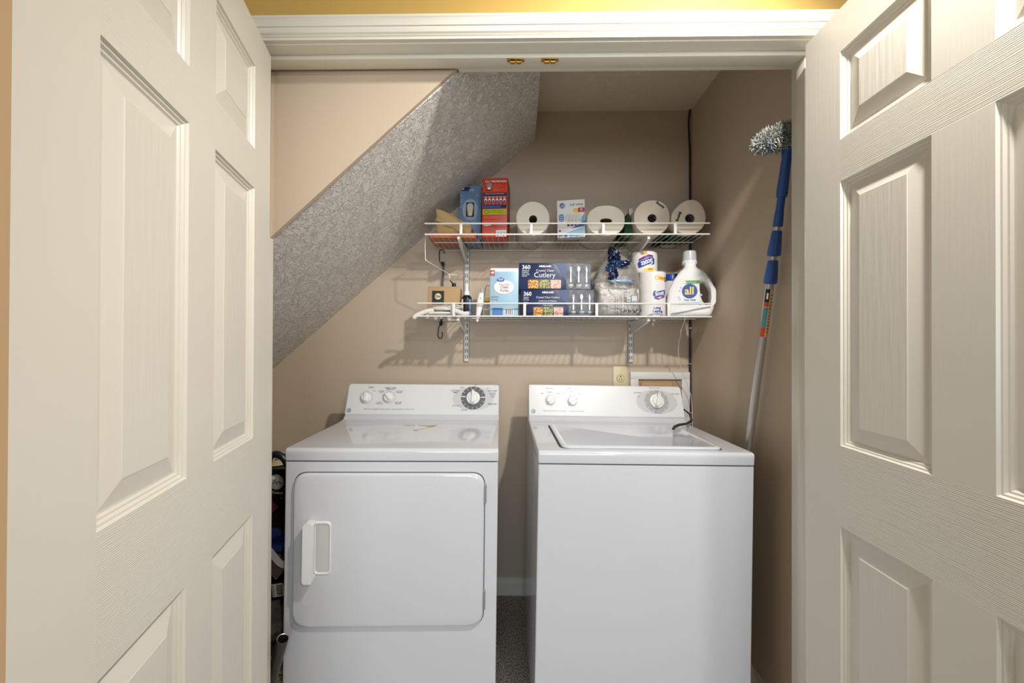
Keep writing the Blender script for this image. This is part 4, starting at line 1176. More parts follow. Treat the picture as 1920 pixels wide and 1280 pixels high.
b = MB()
for x, rr_, dz in ((-0.055, 0.008, -0.005), (-0.018, 0.009, -0.009), (0.006, 0.006, -0.006), (0.042, 0.011, -0.011), (0.082, 0.009, -0.006)):
    b.blob((gx + x, 1.7555, LZ + dz), (rr_, 0.009, rr_ * 1.15), GLOVE, 0.15, 2, int(x * 100), 3)
b.build('fingertips', u, angle=1.2)
b = MB()
for i in range(44):
    x = gx - 0.035 + (i % 11) * 0.0092; k = i // 11
    b.blob((x, 1.748 + k * 0.008, LZ + 0.0455 + 0.0012 * k - abs(x - gx - 0.012) ** 2 * 2.2), (0.0012, 0.0012, 0.0010), INK, 0, 1, 0, 1)
b.build('rubber_dots', bpy.data.objects['work_glove'])['kind'] = 'stuff'

# paint roller frame hooked at the left end
t = thing('paint_roller_frame', 'bent wire paint roller frame with black handle hanging under the upper shelf', 'paint roller', (-0.408, 1.80, 1.70))
b = MB()
P = [(0.0, -0.040, 0.0225), (-0.004, -0.040, -0.012), (-0.003, -0.038, -0.078), (0.003, -0.036, -0.085), (0.050, -0.030, -0.112), (0.096, -0.025, -0.139), (0.102, -0.025, -0.146), (0.102, -0.024, -0.170)]
b.tube([(0.028, -0.036, 0.0305 - 0.004), (0.008, -0.040, 0.026)] + P, 0.0017, ALU, 8); b.build('wire_frame', t)
b = MB(); b.lathe([(0.0085, -0.162), (0.0095, -0.166), (0.0105, -0.19), (0.0085, -0.24), (0.010, -0.29), (0, -0.292)], (0.101, 0.098, 0), BLACK, 'z', 20)
b.tube([(0.102, -0.024, -0.166), (0.101, 0.098, -0.170)], 0.003, BLACK, 10); b.build('handle', t)
b = MB(); b.tube([(0.104, -0.024, -0.143), (0.136, -0.024, -0.146)], 0.0058, mat('clear_roller_core', (196, 188, 174), 0.3), 16); b.build('roller_axle', t)

# bungee cord
t = thing('bungee_cord', 'black bungee cord with hooks hanging behind the left end of both shelves', 'bungee cord', (-0.392, 2.02, 1.70))
b = MB()
b.tube(spline([(0.012, 0, -0.055), (0.009, 0, -0.12), (0.007, 0, -0.20), (0.006, 0, -0.26), (0.002, 0, -0.34)]), 0.0042, BLACK, 10)
for k in range(26):
    b.blob((0.010 - k*0.00025, -0.0035, -0.062 - k*0.0105), (0.0016, 0.0016, 0.0016), WHITE, 0, 1, 0, 1)
b.build('elastic_rope', t)
for nm, P in (('hook', [(0.008, 0, -0.048), (-0.006, 0, -0.035), (-0.009, 0, 0.00), (-0.006, 0, 0.020), (0.004, 0, 0.0235), (0.014, 0, 0.015), (0.016, 0, 0.004)]),
              ('hook', [(0.000, 0, -0.345), (-0.010, 0, -0.365), (-0.014, 0, -0.400), (-0.009, 0, -0.418), (0.003, 0, -0.418), (0.008, 0, -0.402), (0.006, 0, -0.388)])):
    b = MB(); b.tube(spline(P), 0.0023, BLACK, 8)
    b.blob((P[0][0] + 0.001, 0, P[0][2]), (0.009, 0.007, 0.013), BLACK, 0.25, 2, 4, 2); b.build(nm, t)

# clear bag of plates with navy twist
t = thing('plastic_bag', 'clear plastic bag of white disposable cups closed with a twisted navy top', 'bag', (0.4375, 1.838, LZ + 0.0003))
b = MB()
# outline profile by height (left, right, depth)
levels = [(0.0005, -0.100, 0.095, 0.055), (0.008, -0.104, 0.101, 0.068), (0.04, -0.106, 0.104, 0.072), (0.09, -0.108, 0.105, 0.071), (0.13, -0.110, 0.106, 0.068), (0.165, -0.108, 0.104, 0.062), (0.20, -0.092, 0.098, 0.054), (0.235, -0.068, 0.084, 0.042), (0.258, -0.052, 0.060, 0.028), (0.276, -0.038, 0.020, 0.016), (0.300, -0.022, -0.006, 0.006)]
n = 48; rings = []
for li, (z, l, r_, d) in enumerate(levels):
    ring = []
    for k in range(n):
        a = 2*PI*k/n
        cxm, hw = (l + r_)/2, (r_ - l)/2
        cs, sn = math.cos(a), math.sin(a)
        u = cxm + hw * math.copysign(abs(cs) ** 0.8, cs); v = d * math.copysign(abs(sn) ** 0.8, sn)
        q = Vector((u, v, z)); nz = noise.noise(q * 24 + Vector((3, 1, 2))) * 0.012 * min(1, z * 20 + 0.1)
        ring.append(b.bm.verts.new((u + cs * nz, v + sn * nz, z + (nz * 0.5 if li > 1 else 0))))
    rings.append(ring)
for a in range(len(rings)-1):
    for k in range(n):
        j = (k+1) % n; f = b.bm.faces.new((rings[a][k], rings[a][j], rings[a+1][j], rings[a+1][k])); f.material_index = b.mi(FILM)
b.bm.faces.new(list(reversed(rings[0]))); b.bm.faces.new(rings[-1])
bmesh.ops.subdivide_edges(b.bm, edges=b.bm.edges[:], cuts=1, use_grid_fill=True)
for v in b.bm.verts:
    if 0.01 < v.co.z < 0.29:
        k = noise.noise(v.co * 55) * 0.004
        v.co += Vector((v.co.x, v.co.y, 0)).normalized() * k
b.build('clear_film', t, angle=1.5)
b = MB()
pts = [(-0.02, 0.0, 0.308), (-0.021, 0, 0.295), (-0.022, -0.02, 0.27), (-0.024, -0.045, 0.245), (-0.016, -0.060, 0.225)]
b.blob((-0.021, 0.0, 0.296), (0.016, 0.013, 0.022), mat('navy_foil', (16, 24, 60), 0.22, metal=0.2), 0.4, 3, 1, 3)
NF = MATS['navy_foil']; NF2 = mat('blue_foil', (26, 52, 92), 0.22, metal=0.2)
b.blob((-0.016, -0.030, 0.262), (0.025, 0.024, 0.030), NF, 0.5, 3, 2, 4); b.blob((-0.012, -0.060, 0.228), (0.036, 0.014, 0.015), NF2, 0.6, 3, 3, 4)
b.blob((0.022, -0.066, 0.232), (0.022, 0.010, 0.010), NF, 0.7, 4, 4, 3); b.blob((-0.040, -0.072, 0.205), (0.022, 0.009, 0.012), NF2, 0.7, 4, 5, 3)
b.blob((-0.030, -0.074, 0.180), (0.020, 0.008, 0.026), NF, 0.6, 3, 6, 3); b.blob((0.012, -0.082, 0.150), (0.046, 0.005, 0.010), mat('pale_blue_film', (118, 138, 160), 0.2), 0.8, 3, 7, 3)
b.build('twisted_navy_top', t, angle=1.0)
b = MB()
CUP = mat('cup_plastic', (228, 222, 214), 0.35, sss=0.05)
b.box(-0.090, 0.092, -0.050, 0.050, 0.004, 0.128, CUP, 0.016, 4)
b.blob((-0.03, -0.0, 0.128), (0.075, 0.045, 0.035), CUP, 0.35, 2.5, 8, 4)
b.build('white_contents', t, angle=0.9)
b = MB()
y = -0.0715
for x, z0, z1 in ((-0.022, 0.012, 0.088), (-0.012, 0.006, 0.090), (0.004, 0.006, 0.092), (0.020, 0.052, 0.086), (0.026, 0.052, 0.080)):
    b.box(x - 0.0007, x + 0.0007, y - 0.0003, y, z0, z1, INKB)
    for q in range(6): b.box(x + 0.0005, x + 0.0022, y - 0.0003, y, z0 + q*0.012, z0 + q*0.012 + 0.006, INKB)
b.box(0.050, 0.076, y + 0.004, y + 0.0045, 0.058, 0.092, INK); b.box(0.052, 0.074, y + 0.0035, y + 0.004, 0.066, 0.088, GREY1)
b.box(0.030, 0.046, y - 0.0002, y, 0.062, 0.082, GREY1); b.ring(0.038, 0.070, 0.003, 0.005, INKB, y=y - 0.0005, n=16)
b.box(-0.085, -0.04, y, y + 0.0004, 0.041, 0.0425, INKB)
for q in range(14):
    b.box(0.012 + q*0.0058, 0.0155 + q*0.0058 + (q % 3)*0.001, y - 0.0002, y + 0.0001, 0.014 + (q % 4)*0.003, 0.022 + (q * 5 % 3)*0.004, INKB)
b.build('printed_label', t, smooth=False)['label'] = 'black fine print and barcode on the clear bag'

# wrapped toilet rolls
def wrap_on(b, R, cx=0.0, cy=0.0, R2=None):
    bmesh.ops.triangulate(b.bm, faces=b.bm.faces[:])
    for _ in range(5):
        es = [e for e in b.bm.edges if e.calc_length() > 0.005]
        if not es: break
        bmesh.ops.subdivide_edges(b.bm, edges=es, cuts=1)
        bmesh.ops.triangulate(b.bm, faces=[f for f in b.bm.faces if len(f.verts) > 3])
    for v in b.bm.verts:
        a = v.co.x / R; r_ = R - (v.co.y)
        v.co.x, v.co.y = cx + r_ * math.sin(a), cy - r_ * math.cos(a)
SCB = mat('scott_blue_print', (44, 78, 160), 0.3)
def scott_logo(b, x, z, s, rot=0.0, bottom='1000'):
    ca, sa = math.cos(rot), math.sin(rot)
    def R_(pts): return [(x + u*s*ca - v*s*sa, z + u*s*sa + v*s*ca) for u, v in pts]
    b.poly(R_([(-1.0, -0.10), (-0.92, 0.42), (-0.62, 0.52), (-0.48, 0.36), (0.55, 0.62), (0.95, 0.66), (1.0, 0.10), (0.86, -0.04), (-0.4, -0.36), (-0.85, -0.28)]), SCB, y=-0.0004)
    b.poly(R_([(-0.85, -0.33), (-0.4, -0.42), (0.86, -0.08), (0.80, -0.34), (0.3, -0.52), (-0.25, -0.70), (-0.82, -0.55)]), PURPLE, y=-0.0004)
    b.text('Scott', x + (-0.70*ca + 0.20*sa)*s, z + (-0.70*sa - 0.20*ca)*s, 0.78*s, WHITE, y=-0.0010, bold=0.028*s, rot=rot + 0.18, shear=0.15, sx=0.80)
    b.text(bottom, x + (-0.38*ca + 0.60*sa)*s, z + (-0.38*sa - 0.60*ca)*s, 0.30*s, WHITE, y=-0.0010, bold=0.01*s, rot=rot + 0.16)
    
def roll_pack(label, x, y, z, n_rolls, R=0.0585, h1=0.1005):
    t = thing('toilet_roll_pack', label, 'toilet paper', (x, y, z))
    b = MB()
    pr = [(R * 0.90, 0.0), (R * 0.985, 0.003), (R, 0.010)]
    for k in range(n_rolls):
        if k: pr += [(R * 1.0, k*h1 - 0.004), (R * 0.992, k*h1), (R, k*h1 + 0.004)]
    H = n_rolls * h1
    pr += [(R, H - 0.006), (R * 0.975, H - 0.001), (R * 0.93, H), (R * 0.33, H), (R * 0.30, H - 0.004), (0, H - 0.004)]
    b.lathe(pr, (0, 0, 0), WHITEW, 'z', 56)
    b.build('wrapped_rolls', t, angle=0.9)
    return t
p1 = roll_pack('upright wrapped stack of two toilet rolls reading Long Lasting, beside the detergent', 0.6035, 1.852, LZ, 2)
b = MB()
b.poly([(-0.006, 0.166), (0.043, 0.160), (0.043, 0.176), (-0.006, 0.182)], YELP); b.poly([(0.043, 0.158), (0.060, 0.156), (0.060, 0.174), (0.043, 0.177)], PURPLE, y=-0.0005)
b.disc(0.003, 0.172, 0.0045, 0.006, WHITE, y=-0.0006, n=16); b.text('= 4,000', 0.011, 0.168, 0.0095, RED, y=-0.0009, bold=0.0002, rot=-0.08, sx=0.85); b.text('2X', 0.046, 0.162, 0.009, WHITE, y=-0.0009)
scott_logo(b, 0.018, 0.098, 0.033)
b.text('Long', -0.012, 0.034, 0.0165, SCB, y=-0.0009, bold=0.0005); b.text('Lasting', -0.016, 0.020, 0.0165, SCB, y=-0.0009, bold=0.0005, rot=-0.03)
wrap_on(b, 0.0588, 0.0, 0.0); b.build('printed_wrapper', p1, smooth=False)
p2 = roll_pack('wrapped toilet roll with its blue logo upside down, resting on top of the others', 0.579, 1.888, LZ + 0.2015, 1, R=0.058, h1=0.097)
b = MB()
scott_logo(b, -0.008, 0.052, 0.040, rot=PI + 0.12, bottom='')
b.poly([(-0.030, 0.078), (-0.004, 0.084), (-0.006, 0.096), (-0.026, 0.090)], mat('orange_print', (225, 150, 40), 0.4), y=-0.0006)
b.poly([(-0.02, 0.016), (0.026, 0.022), (0.026, 0.007), (-0.02, 0.004)], YELP)
b.text('1000', 0.022, 0.019, 0.012, RED, y=-0.0009, rot=PI)
wrap_on(b, 0.0583, 0, 0); b.build('printed_wrapper', p2, smooth=False)
p3 = roll_pack('plain wrapped stack of two toilet rolls mostly hidden behind the clear bag', 0.5085, 1.977, LZ, 2, R=0.054)

# white bottle with blue cap, behind the detergent
t = thing('blue_capped_bottle', 'white bottle with a blue cap, mostly hidden behind the detergent jug', 'bottle', (0.735, 1.965, LZ))
b = MB(); b.lathe([(0.042, 0), (0.045, 0.004), (0.045, 0.120), (0.040, 0.150), (0.030, 0.180), (0.026, 0.186), (0, 0.186)], (0, 0, 0), WHITEPL, 'z', 32, sy=0.8); b.build('body', t)
b = MB(); b.lathe([(0.029, 0.184), (0.029, 0.212), (0.027, 0.215), (0, 0.215)], (0, 0, 0), BLUE, 'z', 32); b.build('cap', t)

# laundry detergent jug
t = thing('detergent_jug', 'large white laundry detergent jug with round blue logo and side handle', 'detergent', (0.7555, 1.812, LZ), (0, 0, math.radians(-16)))
t.scale = (0.965, 0.965, 1.0)
def curve_mesh(outlines, extrude, bev, m, res=4):
    cu = bpy.data.curves.new('c', 'CURVE'); cu.dimensions = '2D'; cu.fill_mode = 'BOTH'
    cu.extrude = extrude; cu.bevel_depth = bev; cu.bevel_resolution = res; cu.offset = -bev
    for pts in outlines:
        sp = cu.splines.new('POLY'); sp.points.add(len(pts) - 1)
        for i, (u, v) in enumerate(pts): sp.points[i].co = (u, v, 0, 1)
        sp.use_cyclic_u = True
    ob = bpy.data.objects.new('c', cu); me = bpy.data.meshes.new_from_object(ob)
    b = MB(); b.bm.from_mesh(me); i = b.mi(m)
    for v in b.bm.verts: v.co = Vector((v.co.x, -v.co.z, v.co.y))
    for f in b.bm.faces: f.material_index = 0
    bmesh.ops.remove_doubles(b.bm, verts=b.bm.verts, dist=0.0001)
    bmesh.ops.recalc_face_normals(b.bm, faces=b.bm.faces)
    bpy.data.objects.remove(ob); bpy.data.curves.remove(cu); bpy.data.meshes.remove(me)
    return b
jo = [(-0.095, 0.0, 0.012), (0.085, 0.0, 0.02), (0.098, 0.035, 0.03), (0.104, 0.080, 0.04), (0.102, 0.120, 0.04), (0.085, 0.160, 0.04), (0.060, 0.195, 0.03), (0.026, 0.215, 0.012), (0.024, 0.240, 0.0), (-0.024, 0.240, 0.0), (-0.026, 0.215, 0.012), (-0.045, 0.198, 0.03), (-0.072, 0.160, 0.04), (-0.094, 0.110, 0.03), (-0.098, 0.060, 0.03)]
jh = [(0.040, 0.115, 0.016), (0.040, 0.148, 0.012), (0.060, 0.150, 0.01), (0.086, 0.110, 0.02), (0.086, 0.062, 0.014), (0.066, 0.046, 0.010), (0.050, 0.070, 0.01)]
b = curve_mesh([rounded(jo, 5), list(reversed(rounded(jh, 4)))], 0.022, 0.018, WHITEPL, 5)
b.build('jug_body', t, angle=0.9)
b = MB(); b.lathe([(0.032, 0.232), (0.033, 0.236), (0.032, 0.246), (0.030, 0.249), (0.0295, 0.252), (0, 0.252)], (0, 0, 0), WHITEPL, 'z', 40); b.build('collar', t)
b = MB(); b.lathe([(0.0305, 0.247), (0.0285, 0.282), (0.027, 0.289), (0.022, 0.2925), (0, 0.2935)], (0, 0, 0), CAPPL, 'z', 40); b.build('cap', t)
b = MB()
FL = -0.0405
b.poly(rounded([(-0.080, 0.040, 0.006), (0.040, 0.036, 0.006), (0.036, 0.15, 0.01), (-0.055, 0.17, 0.01)], 4), mat('jug_label', (236, 236, 236), 0.3), y=FL + 0.0003)
b.poly(rounded([(-0.030, 0.142, 0.006), (0.040, 0.142, 0.006), (0.040, 0.156, 0.006), (-0.030, 0.156, 0.006)], 4), GREEN, y=FL); b.disc(-0.024, 0.149, 0.0055, 0.006, WHITE, y=FL - 0.0003, n=16)
b.text('for sensitive skin', 0.004, 0.1465, 0.0062, WHITE, y=FL - 0.0006, align='CENTER')
b.disc(0.000, 0.110, 0.031, 0.031, mat('sky_splash_print', (190, 215, 238), 0.4), y=FL + 0.0001, n=48)
b.disc(-0.004, 0.110, 0.032, 0.032, mat('royal_blue_print', (44, 66, 160), 0.3), y=FL - 0.0002, n=48)
b.text('all', -0.005, 0.0965, 0.046, mat('logo_yellow', (250, 225, 60), 0.35), y=FL - 0.0007, align='CENTER', bold=0.0010, sx=1.0)
b.text('free clear', -0.002, 0.068, 0.0130, NAVY, y=FL - 0.0006, align='CENTER', bold=0.0002)
b.plate(-0.050, 0.052, 0.040, 0.061, SKYB, y=FL); b.text('no dyes or perfumes', -0.005, 0.0545, 0.0055, NAVY, y=FL - 0.0005, align='CENTER'); b.ring(0.040, 0.0565, 0.0, 0.0075, SKYB, y=FL - 0.0002, n=24); b.disc(0.040, 0.0565, 0.005, 0.005, WHITE, y=FL - 0.0004, n=20)
for x, z in ((-0.046, 0.112), (-0.040, 0.126), (-0.050, 0.084), (-0.044, 0.074), (0.044, 0.092)): b.disc(x, z, 0.004, 0.005, LBLUE, y=FL, n=12)
b.build('front_label', t, smooth=False)
# ------------------------------------------------------------------ long duster against the right wall
P0 = Vector((0.808, 1.640, 0.0)); P1 = Vector((0.822, 1.254, 1.856))
ax = (P1 - P0).normalized(); Lp = (P1 - P0).length
t = thing('extension_duster', 'fluffy grey duster on a long blue-gripped extension pole leaning on the right wall', 'duster', P0)
t.rotation_mode = 'QUATERNION'; t.rotation_quaternion = Vector((0, 0, 1)).rotation_difference(ax)
ZL = 1.42                                     # where the aluminium ends and the grips begin
b = MB(); b.lathe([(0.0125, 0.0), (0.0125, 1.487), (0, 1.487)], (0, 0, 0), ALU, 'z', 24); b.build('outer_pole', t)
b = MB(); b.lathe([(0.0095, 1.48), (0.0095, 1.71), (0, 1.71)], (0, 0, 0), ALU, 'z', 24); b.build('inner_pole', t)
def hexgrip(z0, z1, r0, r1):
    b = MB(); b.lathe([(r0 * 0.8, z0), (r0, z0 + 0.003), (r0 * 0.99, z0 + 0.02), (r1, z1 - 0.004), (r1 * 0.85, z1), (0, z1)], (0, 0, 0), BLUEH, 'z', 10); return b
hexgrip(1.484, 1.560, 0.0195, 0.0150).build('locking_grip', t, angle=0.4)
hexgrip(1.572, 1.652, 0.0190, 0.0145).build('locking_grip', t, angle=0.4)
b = MB(); b.lathe([(0.0135, 1.664), (0.0145, 1.668), (0.013, 1.702), (0.0115, 1.716), (0.0115, 1.752), (0.0150, 1.754), (0.0162, 1.772), (0.0145, 1.812), (0.0135, 1.867), (0.0165, 1.892), (0.019, 1.907), (0.015, 1.92), (0, 1.92)], (0, 0, 0), BLUEH, 'z', 24)
b.disc(0.004, 1.764, 0.002, 0.002, INKB, y=-0.0162, n=10)
b.build('duster_handle', t)
b = MB()
R_ = 0.0128
def bandpatch(a0, a1, z0, z1, m, r_=R_):
    vs = [[b.bm.verts.new((r_*math.cos(a0 + (a1-a0)*k/6), r_*math.sin(a0 + (a1-a0)*k/6), z)) for k in range(7)] for z in (z0, z1)]
    for k in range(6):
        f = b.bm.faces.new((vs[0][k], vs[0][k+1], vs[1][k+1], vs[1][k])); f.material_index = b.mi(m)
LP = (-2.9, -1.85, -0.5)
bandpatch(LP[0], LP[2], 1.310, 1.468, CREAM); bandpatch(LP[0], LP[1], 1.425, 1.468, INKB, R_ + 0.0003)
bandpatch(LP[0], LP[1], 1.410, 1.425, ORANGE, R_ + 0.0003); bandpatch(LP[0], LP[1], 1.340, 1.408, TEALP, R_ + 0.0003); bandpatch(LP[0], LP[1], 1.310, 1.340, ORANGE, R_ + 0.0003)
for q in range(12): bandpatch(-1.6, -0.75, 1.325 + q*0.011, 1.3275 + q*0.011, mat('brown_ink', (110, 90, 60), 0.5), R_ + 0.0003)
bandpatch(-2.5, -2.1, 1.435, 1.455, WHITE, R_ + 0.0006)
b.build('pole_label', t)['label'] = 'peeling orange, teal and cream label'
# fluffy head in world axes, parented with inverse
hc = Vector((0.786, 1.246, 1.884))
M = t.rotation_quaternion.to_matrix().to_4x4(); M.translation = P0
Minv = M.inverted()
rr = random.Random(11)
b = MB()
hax = Vector((0.93, -0.05, 0.30)).normalized(); hb_ = Vector((0, 1, 0)); hn = hax.cross(hb_).normalized()
core = b.blob((0, 0, 0), (0.064, 0.026, 0.026), FUZZ1, 0.1, 2, 1, 3)
for v in b.bm.verts: v.co = hax * v.co.x + hb_ * v.co.y + hn * v.co.z
for i in range(2600):
    d = Vector((rr.gauss(0, 1), rr.gauss(0, 1), rr.gauss(0, 1))).normalized()
    p = hax * d.x * 0.066 + hb_ * d.y * 0.027 + hn * d.z * 0.028
    nrm = (hax * d.x * 0.5 + hb_ * d.y + hn * d.z).normalized()
    j = Vector((rr.gauss(0, 1), rr.gauss(0, 1), rr.gauss(0, 1))) * 0.0045
    q1 = p + nrm * 0.006 + j * 0.5; q2 = p + nrm * rr.uniform(0.007, 0.012) + j
    if (hc + q2).x > 0.850: q2.x = 0.850 - hc.x
    if (hc + q1).x > 0.850: q1.x = 0.850 - hc.x
    b.tube([p, q1, q2], [0.0014, 0.0013, 0.0006], (FUZZ1, FUZZ2, FUZZ1, FUZZ2, FUZZ2)[i % 5], 3, cap=False)
for v in b.bm.verts: v.co = Minv @ (v.co + hc)
b.build('fluffy_head', t, angle=1.5)

# ------------------------------------------------------------------ clutter between the left wall and the dryer
# camouflage storage box at the bottom
CAMO = mat('camouflage_print', (70, 76, 50), 0.7, vary=((40, 40, 40), 0.03, (176, 170, 140)))
t = thing('storage_box', 'small box with a green camouflage print on the floor left of the dryer', 'box', (-0.935, 1.330, 0.0))
b = MB(); b.box(0, 0.155, 0, 0.17, 0.0, 0.202, CAMO, 0.003); b.build('carton', t)
b = MB(); b.box(-0.001, 0.156, -0.001, 0.171, 0.190, 0.212, mat('box_lid_grey', (130, 124, 108), 0.7), 0.002); b.build('lid', t)
b = MB(); b.ring(0.125, 0.14, 0.006, 0.010, INKB, y=-0.0006, n=20); b.build('round_mark', t)
# grey fabric roll
GF = mat('grey_felt', (128, 120, 112), 0.95, bump=('noise', (120, 120, 120), 0.5, 0.003), vary=((22, 22, 22), 0.12, (88, 84, 80)))
b = MB(); b.blob((0, 0, 0.070), (0.075, 0.075, 0.070), GF, 0.22, 2.2, 4, 5, flat=0.0)
tag(b.build('grey_cloth_bundle', loc=(-0.862, 1.425, 0.2130), angle=1.5), 'crumpled grey cloth bundle under the black box, left of the dryer', 'cloth')
# black box with barcode
t = carton('barcode_box', 'small black box with a white barcode sticker, wedged left of the dryer', 'box', -0.932, 1.370, 0.3660, 0.145, 0.11, 0.058, mat('black_card', (24, 26, 26), 0.5), rot=math.radians(5), tilt=math.radians(-6))
b = MB(); b.plate(0.094, 0.008, 0.132, 0.052, WHITE)
for k in range(8): b.plate(0.108, 0.012 + k*0.0046, 0.128, 0.0145 + k*0.0046 + (k % 2)*0.0008, INKB, y=-0.0006)
b.plate(0.097, 0.011, 0.1, 0.049, INK, y=-0.0006)
b.build('barcode_sticker', t, smooth=False)
# taupe pouch
TP = mat('taupe_canvas', (112, 102, 88), 0.9, bump=('noise', (200, 200, 200), 0.4, 0.002))
t = thing('canvas_pouch', 'taupe canvas pouch with a pointed flap above the black barcode box', 'pouch', (-0.862, 1.425, 0.446))
b = MB(); b.blob((0, 0, 0.036), (0.070, 0.050, 0.034), TP, 0.22, 2, 7, 5, flat=0.0); b.build('pouch_body', t, angle=1.5)
b = MB(); b.prism([(-0.06, 0.070), (0.075, 0.066), (0.068, 0.038), (0.040, 0.004), (0.015, 0.030), (-0.03, 0.050)], 'y', -0.060, -0.055, TP)
b.blob((0.040, -0.0605, 0.020), (0.0022, 0.0015, 0.0022), SLOT, 0, 1, 0, 2); b.build('flap', t)
# blue cloth
BC = mat('royal_blue_cloth', (22, 56, 122), 0.8, bump=('noise', (150, 150, 150), 0.3, 0.002))
b = MB(); b.blob((0, 0, 0.014), (0.062, 0.045, 0.014), BC, 0.2, 2, 5, 4, flat=0.0)
tag(b.build('blue_cloth', loc=(-0.862, 1.432, 0.5215), angle=1.5), 'royal blue cloth folded above the taupe pouch, left of the dryer', 'cloth')
# white curved strip
b = MB()
P = spline([(-0.93, 1.352, 0.585), (-0.88, 1.350, 0.578), (-0.845, 1.348, 0.565), (-0.820, 1.346, 0.540), (-0.800, 1.346, 0.518), (-0.780, 1.348, 0.508)], 6)
A = []
for i, p in enumerate(P):
    tdir = (P[min(i+1, len(P)-1)] - P[max(i-1, 0)]).normalized(); nn = Vector((0, 1, 0)).cross(tdir).normalized()
    w = 0.010
    A.append([b.bm.verts.new(p + nn*w), b.bm.verts.new(p - nn*w), b.bm.verts.new(p - nn*w + Vector((0, 0.006, 0))), b.bm.verts.new(p + nn*w + Vector((0, 0.006, 0)))])
i_ = b.mi(WHITEPL)
for i in range(len(A) - 1):
    for k in range(4):
        b.bm.faces.new((A[i][k], A[i][(k+1) % 4], A[i+1][(k+1) % 4], A[i+1][k]))
b.bm.faces.new(A[0]); b.bm.faces.new(A[-1]); bmesh.ops.recalc_face_normals(b.bm, faces=b.bm.faces)
tag(b.build('plastic_strip', angle=0.8), 'curved white plastic strip across the clutter left of the dryer', 'strip')
# black sports bag
BB = mat('black_nylon', (20, 21, 24), 0.6, bump=('noise', (60, 60, 60), 0.4, 0.004))
t = thing('black_bag', 'tall black nylon bag with a white round logo, left of the dryer', 'bag', (-0.90, 1.60, 0.0))
b = MB(); b.prism(rounded([(-0.14, -0.07, 0.04), (0.105, -0.07, 0.04), (0.105, 0.08, 0.04), (-0.14, 0.08, 0.04)], 5), 'z', 0.0, 0.775, BB)
bmesh.ops.subdivide_edges(b.bm, edges=[e for e in b.bm.edges if abs(e.verts[0].co.z - e.verts[1].co.z) > 0.5], cuts=14)
for v in b.bm.verts:
    k = noise.noise(v.co * 9) * 0.008 * (1 if 0.02 < v.co.z else 0)
    v.co.x += k; v.co.y += k * 0.6
b.build('bag_body', t, angle=1.2)
YL = -0.0765
b = MB(); b.disc(-0.018, 0.7275, 0.0275, 0.0285, WHITEPL, y=YL, n=40, t=0.001); b.ring(-0.018, 0.7275, 0.0245, 0.0252, INKB, y=YL - 0.0015)
zig = [(-0.018, -0.010), (-0.008, 0.002), (-0.003, 0.002), (0.002, -0.008), (0.008, 0.003), (0.012, 0.002), (0.017, -0.007), (0.024, 0.0)]
b.tube([(-0.018 + x, YL - 0.0015, 0.7275 + z) for x, z in zig], 0.0013, INKB, 6)
b.tube([(-0.042, YL - 0.0015, 0.733), (-0.03, YL - 0.0015, 0.735), (-0.018, YL - 0.0015, 0.736)], 0.0009, INKB, 6)
b.build('round_logo', t, smooth=False)
b = MB(); b.text('Timeup', -0.0145, 0.683, 0.0145, WHITE, y=YL - 0.0005, align='CENTER', shear=0.25, bold=0.0003); b.disc(0.000, 0.668, 0.0018, 0.0018, WHITE, y=YL - 0.0005, n=10)
b.build('lettering', t, smooth=False)
# black hose
b = MB()
P = [(-0.938, 1.500, 0.60), (-0.937, 1.500, 0.74), (-0.934, 1.498, 0.800), (-0.922, 1.494, 0.832), (-0.900, 1.490, 0.842), (-0.878, 1.490, 0.834), (-0.862, 1.492, 0.812), (-0.853, 1.495, 0.78), (-0.850, 1.498, 0.72), (-0.850, 1.500, 0.60)]
b.tube(spline(P, 6), 0.0125, mat('black_rubber_hose', (26, 26, 30), 0.32), 18)
tag(b.build('hose'), 'thick black rubber hose arching over the black bag, left of the dryer', 'hose')
# canister seen through the hose loop
t = thing('metal_canister', 'small pale metal canister with a cream band seen inside the hose loop', 'canister', (-0.950, 1.585, 0.7785))
b = MB(); b.lathe([(0.033, 0), (0.033, 0.020), (0, 0.020)], (0, 0, 0), CREAM, 'z', 28); b.build('band', t)
b = MB(); b.lathe([(0.031, 0.020), (0.030, 0.040), (0.020, 0.050), (0, 0.051)], (0, 0, 0), ALU, 'z', 28); b.tube([(0.0, -0.034, 0.020), (0.012, -0.03, 0.044)], 0.003, WHITEPL, 8); b.build('top', t)
# purple picture frame
t = thing('purple_frame', 'small purple framed square standing on its corner against the black bag', 'frame', (-0.932, 1.470, 0.6005), (math.radians(-4), 0, 0))
PF = mat('metallic_purple', (130, 56, 120), 0.25, metal=0.4)
b = MB(); s2 = 0.051
sq = [(0, 0), (s2, s2), (0, 2*s2), (-s2, s2)]
inn = [(0, 0.014), (s2 - 0.014, s2), (0, 2*s2 - 0.014), (-s2 + 0.014, s2)]
for k in range(4):
    j = (k + 1) % 4
    b.prism([sq[k], sq[j], inn[j], inn[k]], 'y', -0.008, 0.004, PF)
b.build('frame_border', t, smooth=False)
b = MB(); b.prism(inn, 'y', -0.002, 0.003, mat('dark_violet_picture', (40, 36, 60), 0.3)); b.tube([(-0.02, -0.003, s2 + 0.03), (0.020, -0.003, s2 + 0.006)], 0.0016, LBLUE, 6); b.build('picture', t, smooth=False)
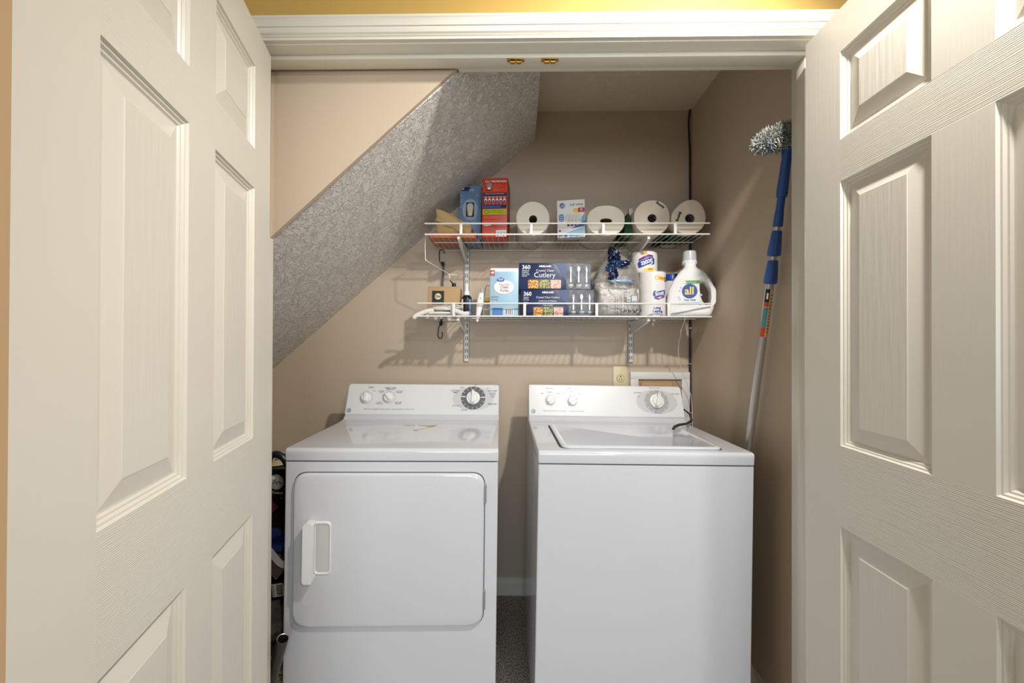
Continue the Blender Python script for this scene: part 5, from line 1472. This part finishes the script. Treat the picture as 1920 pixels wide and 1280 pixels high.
# tan stick, crumpled blue fabric
b = MB(); b.lathe([(0.010, 0), (0.011, 0.02), (0.0095, 0.375), (0.008, 0.395), (0, 0.397)], (0, 0, 0), mat('tan_wood', (186, 144, 100), 0.6), 'z', 16)
tag(b.build('wooden_stick', loc=(-0.829, 1.312, 0.20)), 'rounded end of a tan wooden stick beside the left door edge', 'stick')
bpy.data.objects['wooden_stick'].location = (-0.829, 1.314, 0.0); bpy.data.objects['wooden_stick'].scale = (1, 1, 1.515)
b = MB(); b.blob((0, 0, 0.022), (0.026, 0.016, 0.022), BC, 0.3, 2.5, 9, 4, flat=0.0); b.blob((-0.028, 0, 0.034), (0.018, 0.012, 0.030), BC, 0.3, 2, 3, 3, flat=0.0)
tag(b.build('blue_fabric_bundle', loc=(-0.868, 1.430, 0.5530), angle=1.5), 'small crumpled blue fabric bundle under the purple frame', 'cloth')
# leaning metal tube
t = thing('metal_tube', 'open grey metal tube leaning out in front of the dryer corner', 'tube', (-0.762, 1.235, 0.20))
b = MB()
A0 = Vector((-0.04, 0.03, -0.10)) ; A1 = Vector((0.048, -0.012, 0.157))
TM = mat('worn_grey_metal', (84, 82, 80), 0.45, metal=0.5, bump=('noise', (90, 90, 20), 0.3, 0.002))
fs = b.tube([A0, A1], 0.0165, TM, 28, cap=False)
fs = b.tube([A1, A0], 0.0150, mat('tube_inside', (20, 20, 20), 0.7), 28, cap=False)
dirv = (A1 - A0).normalized(); ua = dirv.cross(Vector((0, 0, 1))).normalized(); ub = dirv.cross(ua)
r0 = [b.bm.verts.new(A1 + (ua*math.cos(2*PI*k/28) + ub*math.sin(2*PI*k/28))*0.0150) for k in range(28)]
r1 = [b.bm.verts.new(A1 + dirv*0.0008 + (ua*math.cos(2*PI*k/28) + ub*math.sin(2*PI*k/28))*0.0166) for k in range(28)]
for k in range(28):
    f = b.bm.faces.new((r0[k], r0[(k+1) % 28], r1[(k+1) % 28], r1[k])); f.material_index = b.mi(ALU)
b.build('tube', t)
b = MB(); b.tube([A0 - dirv*0.10, A0 + dirv*0.012], 0.0175, mat('green_plastic', (40, 130, 70), 0.4), 24); b.tube([A0 + dirv*0.012, A0 + dirv*0.022], 0.0182, ALU, 24); b.build('green_end', t)

# ------------------------------------------------------------------ groups of like things
for pre, g in (('wire_shelf', 'wire shelves on the back wall'), ('shelf_bracket', 'white brackets carrying the wire shelves'), ('slotted_standard', 'slotted wall standards'),
               ('roller_catch', 'brass catches on the head jamb'), ('paper_towel_roll', 'paper towel rolls on the upper shelf'), ('wrapped_paper_roll', 'paper towel rolls on the upper shelf'),
               ('cutlery_box', 'stacked cutlery boxes'), ('work_glove', 'work gloves on the lower shelf'), ('toilet_roll_pack', 'toilet rolls on the lower shelf'), ('light_bulb_box', 'light bulb boxes on the upper shelf')):
    for o in C.objects:
        if o.parent is None and o.name.split('.')[0] == pre: o['group'] = g
